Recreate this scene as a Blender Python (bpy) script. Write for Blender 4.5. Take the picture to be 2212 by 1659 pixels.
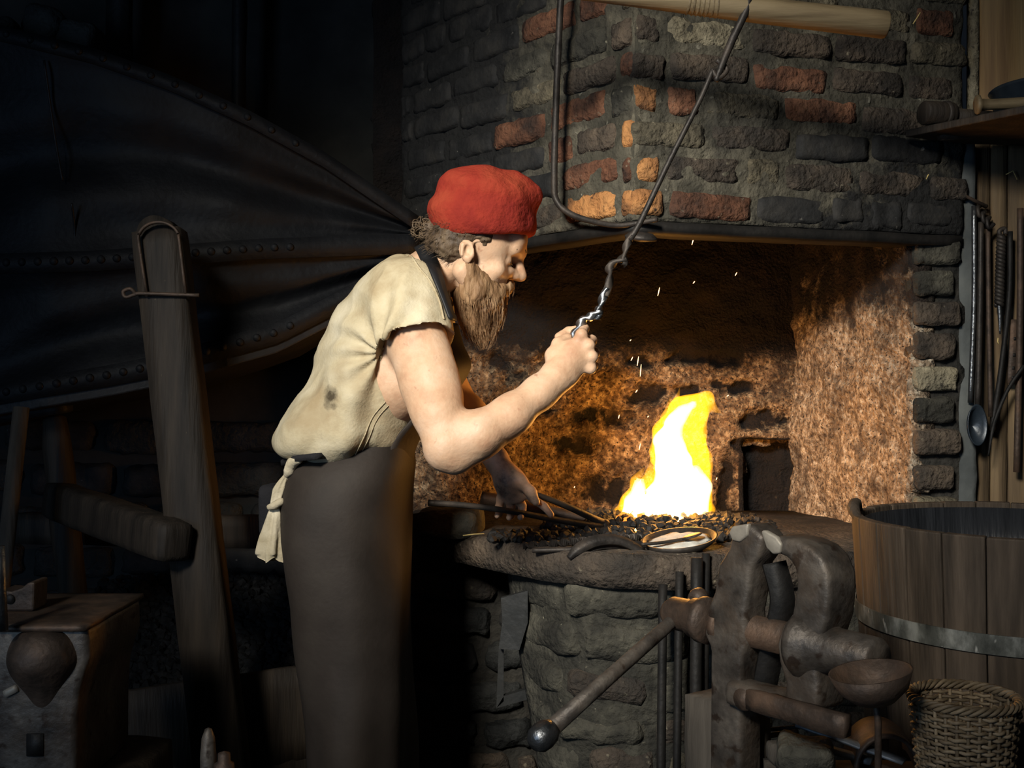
import bpy, math, random
import numpy as np
from mathutils import Vector, noise as mn

random.seed(7); np.random.seed(7)
for o in list(bpy.data.objects): bpy.data.objects.remove(o)
scene = bpy.context.scene
C = scene.collection

# ------------------------------------------------------------------ camera
F = 2400.0; CX, CY = 1106.0, 829.5; EYE = 1.2
cam_d = bpy.data.cameras.new('camera'); cam = bpy.data.objects.new('camera', cam_d); C.objects.link(cam)
cam.location = (0, 0, EYE); cam.rotation_euler = (math.pi/2, 0, 0)
cam_d.sensor_width = 36; cam_d.lens = 36*F/2212; cam_d.clip_start = 0.05
scene.camera = cam

# ------------------------------------------------------------------ world and lights
w = bpy.data.worlds.new('dim_room'); scene.world = w; w.use_nodes = True
w.node_tree.nodes['Background'].inputs[0].default_value = (0.55, 0.72, 1.0, 1)
w.node_tree.nodes['Background'].inputs[1].default_value = 0.008

def area(name, loc, target, size, sy, power, col):
    l = bpy.data.lights.new(name, 'AREA'); l.shape = 'RECTANGLE'; l.size = size; l.size_y = sy
    l.energy = power; l.color = col
    o = bpy.data.objects.new(name, l); C.objects.link(o); o.location = loc
    o.rotation_euler = (Vector(target)-Vector(loc)).to_track_quat('-Z', 'Y').to_euler()
    return o
k_ = area('window_daylight', (-1.25, -1.05, 2.9), (0.22, 2.6, 1.2), 0.7, 0.7, 15.5, (1.0, 0.945, 0.84)); k_.data.spread = math.radians(36)
area('doorway_daylight', (-2.1, -0.9, 1.35), (-0.3, 2.4, 0.8), 0.7, 1.3, 20, (0.42, 0.66, 1.0))

vs = scene.view_settings
vs.view_transform = 'Standard'; vs.look = 'None'; vs.exposure = 0.0; vs.gamma = 1.0; vs.use_curve_mapping = False

# ------------------------------------------------------------------ helpers
def P(px, py, D): return np.array([(px-CX)/F*D, D, EYE-(py-CY)/F*D])
def S(px, D): return px*D/F
WL = {}

def rgb(h):
    h = h.lstrip('#'); c = [int(h[i:i+2], 16)/255 for i in (0, 2, 4)]
    return tuple((x/12.92 if x <= .04045 else ((x+.055)/1.055)**2.4) for x in c)

def link(o, parent=None, wl=(0, 0, 0)):
    C.objects.link(o); WL[o.name] = np.array(wl, float)
    if parent is not None:
        o.parent = parent; o.location = tuple(np.array(wl)-WL[parent.name])
    else: o.location = tuple(wl)
    return o

def empty(name, loc, label=None, cat=None, group=None, kind=None):
    o = bpy.data.objects.new(name, None); o.empty_display_size = .1; link(o, None, loc); tag(o, label, cat, group, kind); return o

def tag(o, label=None, cat=None, group=None, kind=None):
    if label: o['label'] = label
    if cat: o['category'] = cat
    if group: o['group'] = group
    if kind: o['kind'] = kind
    return o

def add(name, verts, faces, mat, parent=None, smooth=True, attr=None, base=False):
    verts = np.asarray(verts, float)
    lo, hi = verts.min(0), verts.max(0); c = (lo+hi)/2
    if base: c[2] = lo[2]
    me = bpy.data.meshes.new(name)
    v = verts-c
    if isinstance(faces, np.ndarray) and faces.ndim == 2:
        n, k = faces.shape
        me.vertices.add(len(v)); me.vertices.foreach_set('co', v.astype(np.float32).ravel())
        me.loops.add(n*k); me.loops.foreach_set('vertex_index', faces.astype(np.int32).ravel())
        me.polygons.add(n); me.polygons.foreach_set('loop_start', (np.arange(n)*k).astype(np.int32))
        me.update(calc_edges=True)
    else:
        me.from_pydata([tuple(x) for x in v], [], [tuple(int(i) for i in f) for f in faces]); me.update()
    me.validate()
    if smooth: me.polygons.foreach_set('use_smooth', [True]*len(me.polygons))
    if attr is not None:
        for k, a in attr.items():
            at = me.attributes.new(k, 'FLOAT', 'POINT'); at.data.foreach_set('value', np.asarray(a, np.float32))
    me.materials.append(mat)
    o = bpy.data.objects.new(name, me)
    return link(o, parent, c)

def join(parts):
    V_, F_ = [], []; n = 0
    for v, f in parts:
        V_.append(np.asarray(v, float)); F_ += [tuple(int(i)+n for i in q) for q in f]; n += len(v)
    return np.vstack(V_), F_

def norm(v): v = np.asarray(v, float); return v/(np.linalg.norm(v)+1e-12)

_lat = {}
def lattice(nu, nv, nw):
    k = (nu, nv, nw)
    if k in _lat: return _lat[k]
    idx = {}; V_ = []; Fc = []
    def vid(i, j, l):
        t = (i, j, l)
        if t not in idx: idx[t] = len(V_); V_.append((2*i/nu-1, 2*j/nv-1, 2*l/nw-1))
        return idx[t]
    for i in range(nu):
        for j in range(nv):
            Fc.append((vid(i, j, 0), vid(i, j+1, 0), vid(i+1, j+1, 0), vid(i+1, j, 0)))
            Fc.append((vid(i, j, nw), vid(i+1, j, nw), vid(i+1, j+1, nw), vid(i, j+1, nw)))
    for i in range(nu):
        for l in range(nw):
            Fc.append((vid(i, 0, l), vid(i+1, 0, l), vid(i+1, 0, l+1), vid(i, 0, l+1)))
            Fc.append((vid(i, nv, l), vid(i, nv, l+1), vid(i+1, nv, l+1), vid(i+1, nv, l)))
    for j in range(nv):
        for l in range(nw):
            Fc.append((vid(0, j, l), vid(0, j, l+1), vid(0, j+1, l+1), vid(0, j+1, l)))
            Fc.append((vid(nu, j, l), vid(nu, j+1, l), vid(nu, j+1, l+1), vid(nu, j, l+1)))
    _lat[k] = (np.array(V_), Fc); return _lat[k]

def noise3(v, scale, seed=0.0):
    return np.array([mn.noise(Vector((p[0]*scale+seed, p[1]*scale-seed, p[2]*scale+2*seed))) for p in v])

def rbox(c, ax, half, r, n=(6, 4, 2), amp=0.0, nscale=18, seed=None, taper=None):
    """rounded, uneven box; ax = 3 unit axes (rows)"""
    L, fc = lattice(*n); half = np.array(half, float); ax = np.array([norm(a) for a in ax])
    r = min(r, half.min()*.98)
    p = L*half; q = np.clip(p, -(half-r), half-r); d = p-q
    ln = np.linalg.norm(d, axis=1, keepdims=True); p = q+np.where(ln > 0, d/np.maximum(ln, 1e-9)*np.minimum(ln, r), 0)
    if taper is not None: p[:, 1:] *= (1+taper*L[:, :1])
    wv = p@ax+np.array(c)
    if amp:
        seed = random.uniform(0, 90) if seed is None else seed
        nx = np.stack([noise3(wv, nscale, seed+k*13.1) for k in range(3)], 1)
        nx += .5*np.stack([noise3(wv, nscale*2.7, seed+k*7.7) for k in range(3)], 1)
        wv = wv+nx*amp
    if np.linalg.det(ax) < 0: fc = [tuple(reversed(f)) for f in fc]
    return wv, fc

def smoothpath(pts, n=8):
    pts = [np.array(p, float) for p in pts]
    if len(pts) < 3: return [pts[0]+(pts[-1]-pts[0])*t for t in np.linspace(0, 1, n+1)]
    e = [2*pts[0]-pts[1]]+pts+[2*pts[-1]-pts[-2]]; out = []
    for i in range(1, len(e)-2):
        for t in np.linspace(0, 1, n, endpoint=False):
            a, b, c, d = e[i-1], e[i], e[i+1], e[i+2]
            out.append(.5*(2*b+(c-a)*t+(2*a-5*b+4*c-d)*t*t+(3*b-a-3*c+d)*t**3))
    out.append(pts[-1]); return out

def tube(path, rad, seg=10, prof=None, twist=0.0, cap=True, up=None):
    """sweep; rad float/list; prof = list of 2d points (unit) for non-round sections"""
    path = np.array(path, float); n = len(path)
    rad = np.full(n, rad) if np.isscalar(rad) else np.interp(np.linspace(0, 1, n), np.linspace(0, 1, len(rad)), rad)
    if prof is None: prof = [(math.cos(2*math.pi*k/seg), math.sin(2*math.pi*k/seg)) for k in range(seg)]
    prof = np.array(prof, float); m = len(prof)
    T = np.gradient(path, axis=0); T /= np.linalg.norm(T, axis=1, keepdims=True)+1e-12
    u = np.array(up, float) if up is not None else (np.array([0, 0, 1.]) if abs(T[0][2]) < .9 else np.array([0, 1., 0]))
    V_ = []
    for i in range(n):
        u = u-T[i]*np.dot(u, T[i]); u = norm(u); b = np.cross(T[i], u)
        a = twist*i/(n-1); ca, sa = math.cos(a), math.sin(a)
        for x, y in prof:
            V_.append(path[i]+rad[i]*((x*ca-y*sa)*u+(x*sa+y*ca)*b))
    Fc = []
    for i in range(n-1):
        for k in range(m):
            k2 = (k+1) % m; Fc.append((i*m+k, i*m+k2, (i+1)*m+k2, (i+1)*m+k))
    if cap: Fc.append(tuple(reversed(range(m)))); Fc.append(tuple((n-1)*m+k for k in range(m)))
    return np.array(V_), Fc

SQ = [(-1, -1), (1, -1), (1, 1), (-1, 1)]
def flat(wd, th): return [(-wd, -th), (wd, -th), (wd, th), (-wd, th)]

def lathe(prof, c, axis=(0, 0, 1), seg=32, ref=None):
    """prof: list of (r, h) along the axis from c"""
    a = norm(axis); ref = np.array(ref if ref is not None else ((1, 0, 0) if abs(a[0]) < .8 else (0, 1, 0)), float)
    u = norm(ref-a*np.dot(ref, a)); b = np.cross(a, u); c = np.array(c, float); V_ = []
    for r, h in prof:
        for k in range(seg):
            t = 2*math.pi*k/seg; V_.append(c+a*h+r*(math.cos(t)*u+math.sin(t)*b))
    Fc = []
    for i in range(len(prof)-1):
        for k in range(seg):
            k2 = (k+1) % seg; Fc.append((i*seg+k, i*seg+k2, (i+1)*seg+k2, (i+1)*seg+k))
    if prof[0][0] > 1e-6: Fc.append(tuple(reversed(range(seg))))
    if prof[-1][0] > 1e-6: Fc.append(tuple((len(prof)-1)*seg+k for k in range(seg)))
    return np.array(V_), Fc

def prism(poly, ext):
    """poly: list of 3d points (planar), ext: vector"""
    poly = np.array(poly, float); n = len(poly); ext = np.array(ext, float)
    V_ = np.vstack([poly, poly+ext])
    nrm = sum(np.cross(poly[i]-poly[0], poly[(i+1) % n]-poly[0]) for i in range(n))
    f0 = list(range(n)); f1 = list(range(n, 2*n))
    flip = np.dot(nrm, ext) > 0
    Fc = [tuple(reversed(f0)) if flip else tuple(f0), tuple(f1) if flip else tuple(reversed(f1))]
    for i in range(n):
        j = (i+1) % n; q = (i, j, n+j, n+i); Fc.append(q if flip else tuple(reversed(q)))
    return V_, Fc

def bevel(o, wdt, seg=2, ang=35):
    m = o.modifiers.new('bevel', 'BEVEL'); m.width = wdt; m.segments = seg; m.limit_method = 'ANGLE'; m.angle_limit = math.radians(ang)
    m.harden_normals = False
    return o

def solid(o, t, off=-1):
    m = o.modifiers.new('thick', 'SOLIDIFY'); m.thickness = t; m.offset = off; return o

# ---------------- signed-distance bodies (smooth unions, polygonised with surface nets)
class Sdf:
    def __init__(s, lo, hi, h):
        s.lo = np.array(lo, float); s.h = h; s.n = np.ceil((np.array(hi)-s.lo)/h).astype(int)+1
        s.f = np.full(tuple(s.n), 1.0, np.float32)
    def region(s, lo, hi):
        a = np.clip(np.floor((np.array(lo)-s.lo)/s.h).astype(int), 0, s.n); b = np.clip(np.ceil((np.array(hi)-s.lo)/s.h).astype(int)+1, 0, s.n)
        sl = tuple(slice(a[i], b[i]) for i in range(3))
        g = [(s.lo[i]+s.h*np.arange(a[i], b[i])).astype(np.float32) for i in range(3)]
        return sl, g[0][:, None, None], g[1][None, :, None], g[2][None, None, :]
    def mix(s, sl, d, k, op):
        f = s.f[sl]
        if op == 'u':
            if k <= 0: s.f[sl] = np.minimum(f, d)
            else:
                hh = np.maximum(k-np.abs(f-d), 0)/k; s.f[sl] = np.minimum(f, d)-hh*hh*k*.25
        else:
            d = -d
            if k <= 0: s.f[sl] = np.maximum(f, d)
            else:
                hh = np.maximum(k-np.abs(f-d), 0)/k; s.f[sl] = np.maximum(f, d)+hh*hh*k*.25
    def cone(s, a, b, ra, rb, k=.02, op='u'):
        a = np.array(a, float); b = np.array(b, float); m = max(ra, rb)+k+4*s.h
        sl, x, y, z = s.region(np.minimum(a, b)-m, np.maximum(a, b)+m)
        ba = b-a; L = max(float(np.dot(ba, ba)), 1e-9)
        t = np.clip(((x-a[0])*ba[0]+(y-a[1])*ba[1]+(z-a[2])*ba[2])/L, 0, 1)
        d = np.sqrt((x-a[0]-t*ba[0])**2+(y-a[1]-t*ba[1])**2+(z-a[2]-t*ba[2])**2)-(ra+(rb-ra)*t)
        s.mix(sl, d.astype(np.float32), k, op)
    def chain(s, pts, rs, k=.02, op='u'):
        for i in range(len(pts)-1): s.cone(pts[i], pts[i+1], rs[i], rs[i+1], k, op)
    def ell(s, c, r, ax=None, k=.02, op='u'):
        c = np.array(c, float); r = np.array(r, float); m = r.max()+k+4*s.h
        sl, x, y, z = s.region(c-m, c+m)
        A = np.eye(3) if ax is None else np.array([norm(q) for q in ax])
        X, Y, Z = x-c[0], y-c[1], z-c[2]
        q = [(A[i][0]*X+A[i][1]*Y+A[i][2]*Z) for i in range(3)]
        k0 = np.sqrt(sum((q[i]/r[i])**2 for i in range(3))); k1 = np.sqrt(sum((q[i]/r[i]**2)**2 for i in range(3)))
        d = k0*(k0-1)/np.maximum(k1, 1e-6)
        s.mix(sl, d.astype(np.float32), k, op)
    def half(s, p, nrm, k=0):
        """remove everything on the side the normal points to"""
        p = np.array(p, float); nrm = norm(nrm); sl, x, y, z = s.region(s.lo, s.lo+s.n*s.h)
        d = (x-p[0])*nrm[0]+(y-p[1])*nrm[1]+(z-p[2])*nrm[2]
        s.mix(sl, (-d).astype(np.float32), k, 's')
    def mesh(s, smooth=2):
        f = s.f; n = s.n
        f[0] = 1; f[-1] = 1; f[:, 0] = 1; f[:, -1] = 1; f[:, :, 0] = 1; f[:, :, -1] = 1
        S_ = f < 0
        c = np.zeros(tuple(n-1), np.int8)
        for i in (0, 1):
            for j in (0, 1):
                for l in (0, 1): c += S_[i:n[0]-1+i, j:n[1]-1+j, l:n[2]-1+l]
        act = np.argwhere((c > 0) & (c < 8))
        vid = np.full(tuple(n-1), -1, np.int32); vid[tuple(act.T)] = np.arange(len(act))
        cor = [(i, j, l) for i in (0, 1) for j in (0, 1) for l in (0, 1)]
        val = np.stack([f[act[:, 0]+i, act[:, 1]+j, act[:, 2]+l] for i, j, l in cor], 1)
        pos = np.zeros((len(act), 3)); cnt = np.zeros(len(act))
        for a in range(8):
            for b in range(a+1, 8):
                if sum(abs(cor[a][q]-cor[b][q]) for q in range(3)) != 1: continue
                fa, fb = val[:, a], val[:, b]; m = (fa < 0) != (fb < 0)
                t = np.where(m, fa/np.where(m, fa-fb, 1), 0)
                pos[m] += (np.array(cor[a])+(np.array(cor[b])-np.array(cor[a]))*t[:, None])[m]; cnt[m] += 1
        V_ = s.lo+s.h*(act+pos/cnt[:, None])
        quads = []
        for ax in range(3):
            sl0 = [slice(None)]*3; sl1 = [slice(None)]*3; sl0[ax] = slice(0, -1); sl1[ax] = slice(1, None)
            A, B = S_[tuple(sl0)], S_[tuple(sl1)]; e = np.argwhere(A != B); u, v = [(1, 2), (2, 0), (0, 1)][ax]
            e = e[(e[:, u] > 0) & (e[:, v] > 0)]
            ins = A[tuple(e.T)]
            def g(du, dv):
                q = e.copy(); q[:, u] -= du; q[:, v] -= dv; return vid[tuple(q.T)]
            q = np.stack([g(1, 1), g(0, 1), g(0, 0), g(1, 0)], 1)
            q[~ins] = q[~ins][:, ::-1]; quads.append(q)
        Q = np.vstack(quads); Q = Q[(Q >= 0).all(1)]
        for _ in range(smooth): V_ = lap(V_, Q)
        return V_, Q

def lap(V_, Q, w=.5):
    acc = np.zeros_like(V_); cnt = np.zeros(len(V_)); k = Q.shape[1]
    for i in range(k):
        a, b = Q[:, i], Q[:, (i+1) % k]
        for d in range(3):
            acc[:, d] += np.bincount(a, V_[b, d], len(V_)); acc[:, d] += np.bincount(b, V_[a, d], len(V_))
        cnt += np.bincount(a, minlength=len(V_))+np.bincount(b, minlength=len(V_))
    return V_*(1-w)+w*acc/np.maximum(cnt, 1)[:, None]

def vnormals(V_, Q):
    a, b, c = V_[Q[:, 0]], V_[Q[:, 1]], V_[Q[:, 2]]; fn = np.cross(b-a, c-a); N = np.zeros_like(V_)
    for i in range(Q.shape[1]):
        for d in range(3): N[:, d] += np.bincount(Q[:, i], fn[:, d], len(V_))
    return N/(np.linalg.norm(N, axis=1, keepdims=True)+1e-12)

# ------------------------------------------------------------------ materials
def mat(name, cols, scale=8, rough=.85, metal=0., bump=.3, bscale=60, spec=.3, speck=None, stretch=(1, 1, 1), detail=6,
        soot_shade=None, grime=None, sheen=0, emit=None, rvar=0.0, sss=0):
    m = bpy.data.materials.new(name); m.use_nodes = True; nt = m.node_tree; N = nt.nodes; L = nt.links
    b = N['Principled BSDF']; b.inputs['Roughness'].default_value = rough; b.inputs['Metallic'].default_value = metal
    b.inputs['Specular IOR Level'].default_value = spec
    tc = N.new('ShaderNodeTexCoord'); oi = N.new('ShaderNodeObjectInfo')
    mu = N.new('ShaderNodeMath'); mu.operation = 'MULTIPLY'; mu.inputs[1].default_value = 37.0; L.new(oi.outputs['Random'], mu.inputs[0])
    ad = N.new('ShaderNodeVectorMath'); ad.operation = 'ADD'; L.new(tc.outputs['Object'], ad.inputs[0]); L.new(mu.outputs[0], ad.inputs[1])
    mp = N.new('ShaderNodeMapping'); mp.inputs['Scale'].default_value = stretch; L.new(ad.outputs[0], mp.inputs['Vector'])
    n1 = N.new('ShaderNodeTexNoise'); n1.inputs['Scale'].default_value = scale; n1.inputs['Detail'].default_value = detail
    n1.inputs['Roughness'].default_value = .6; L.new(mp.outputs[0], n1.inputs['Vector'])
    r = N.new('ShaderNodeValToRGB'); L.new(n1.outputs['Fac'], r.inputs['Fac'])
    if len(cols) == 1: cols = [cols[0], cols[0]]
    lo, hi = .32, .68
    el = r.color_ramp.elements
    while len(el) < len(cols): el.new(.5)
    for i, c in enumerate(cols): el[i].position = lo+(hi-lo)*i/(len(cols)-1); el[i].color = (*c, 1)
    col = r.outputs['Color']
    if speck:
        n2 = N.new('ShaderNodeTexNoise'); n2.inputs['Scale'].default_value = speck[1]; n2.inputs['Detail'].default_value = 3; L.new(mp.outputs[0], n2.inputs['Vector'])
        r2 = N.new('ShaderNodeValToRGB'); r2.color_ramp.elements[0].position = speck[2]; r2.color_ramp.elements[1].position = min(.99, speck[2]+.1)
        r2.color_ramp.elements[0].color = (0, 0, 0, 1); r2.color_ramp.elements[1].color = (1, 1, 1, 1); L.new(n2.outputs['Fac'], r2.inputs['Fac'])
        mx = N.new('ShaderNodeMix'); mx.data_type = 'RGBA'; L.new(r2.outputs[0], mx.inputs['Factor']); L.new(col, mx.inputs['A']); mx.inputs['B'].default_value = (*speck[0], 1)
        col = mx.outputs['Result']
    if soot_shade:
        at = N.new('ShaderNodeAttribute'); at.attribute_name = 'soot'  # darkening mask: real soot, plus some shade put into the colour
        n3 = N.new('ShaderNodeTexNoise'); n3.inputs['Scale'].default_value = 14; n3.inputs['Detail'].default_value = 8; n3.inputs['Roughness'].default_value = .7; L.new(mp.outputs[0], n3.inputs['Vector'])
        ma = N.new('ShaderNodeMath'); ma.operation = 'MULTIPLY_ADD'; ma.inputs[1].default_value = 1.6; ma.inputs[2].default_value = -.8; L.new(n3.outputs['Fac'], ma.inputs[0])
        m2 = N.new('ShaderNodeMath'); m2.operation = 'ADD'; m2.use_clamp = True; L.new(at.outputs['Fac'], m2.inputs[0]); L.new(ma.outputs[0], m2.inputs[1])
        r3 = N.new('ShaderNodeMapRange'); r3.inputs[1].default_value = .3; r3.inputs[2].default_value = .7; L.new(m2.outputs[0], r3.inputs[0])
        mx = N.new('ShaderNodeMix'); mx.data_type = 'RGBA'; L.new(r3.outputs[0], mx.inputs['Factor']); L.new(col, mx.inputs['A']); mx.inputs['B'].default_value = (*soot_shade, 1)
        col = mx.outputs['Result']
    if grime:
        ge = N.new('ShaderNodeNewGeometry'); n4 = N.new('ShaderNodeTexNoise'); n4.inputs['Scale'].default_value = grime[1]; n4.inputs['Detail'].default_value = 9; n4.inputs['Roughness'].default_value = .68
        L.new(ge.outputs['Position'], n4.inputs['Vector']); r4 = N.new('ShaderNodeMapRange'); r4.inputs[1].default_value = grime[2]-.1; r4.inputs[2].default_value = grime[2]+.1; r4.inputs[4].default_value = grime[3]; L.new(n4.outputs['Fac'], r4.inputs[0])
        mx = N.new('ShaderNodeMix'); mx.data_type = 'RGBA'; L.new(r4.outputs[0], mx.inputs['Factor']); L.new(col, mx.inputs['A']); mx.inputs['B'].default_value = (*grime[0], 1); col = mx.outputs['Result']
    L.new(col, b.inputs['Base Color'])
    if rvar:
        mr = N.new('ShaderNodeMapRange'); mr.inputs[3].default_value = rough-rvar; mr.inputs[4].default_value = rough+rvar; L.new(n1.outputs['Fac'], mr.inputs[0]); L.new(mr.outputs[0], b.inputs['Roughness'])
    if bump:
        nb = N.new('ShaderNodeTexNoise'); nb.inputs['Scale'].default_value = bscale; nb.inputs['Detail'].default_value = 5; L.new(mp.outputs[0], nb.inputs['Vector'])
        bp = N.new('ShaderNodeBump'); bp.inputs['Strength'].default_value = bump; bp.inputs['Distance'].default_value = .006 if bump < .9 else .014; L.new(nb.outputs['Fac'], bp.inputs['Height']); L.new(bp.outputs[0], b.inputs['Normal'])
    if sheen: b.inputs['Sheen Weight'].default_value = sheen
    if sss: b.inputs['Subsurface Weight'].default_value = sss; b.inputs['Subsurface Radius'].default_value = (.012, .005, .003)
    if emit: b.inputs['Emission Color'].default_value = (*emit[0], 1); b.inputs['Emission Strength'].default_value = emit[1]
    return m

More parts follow.
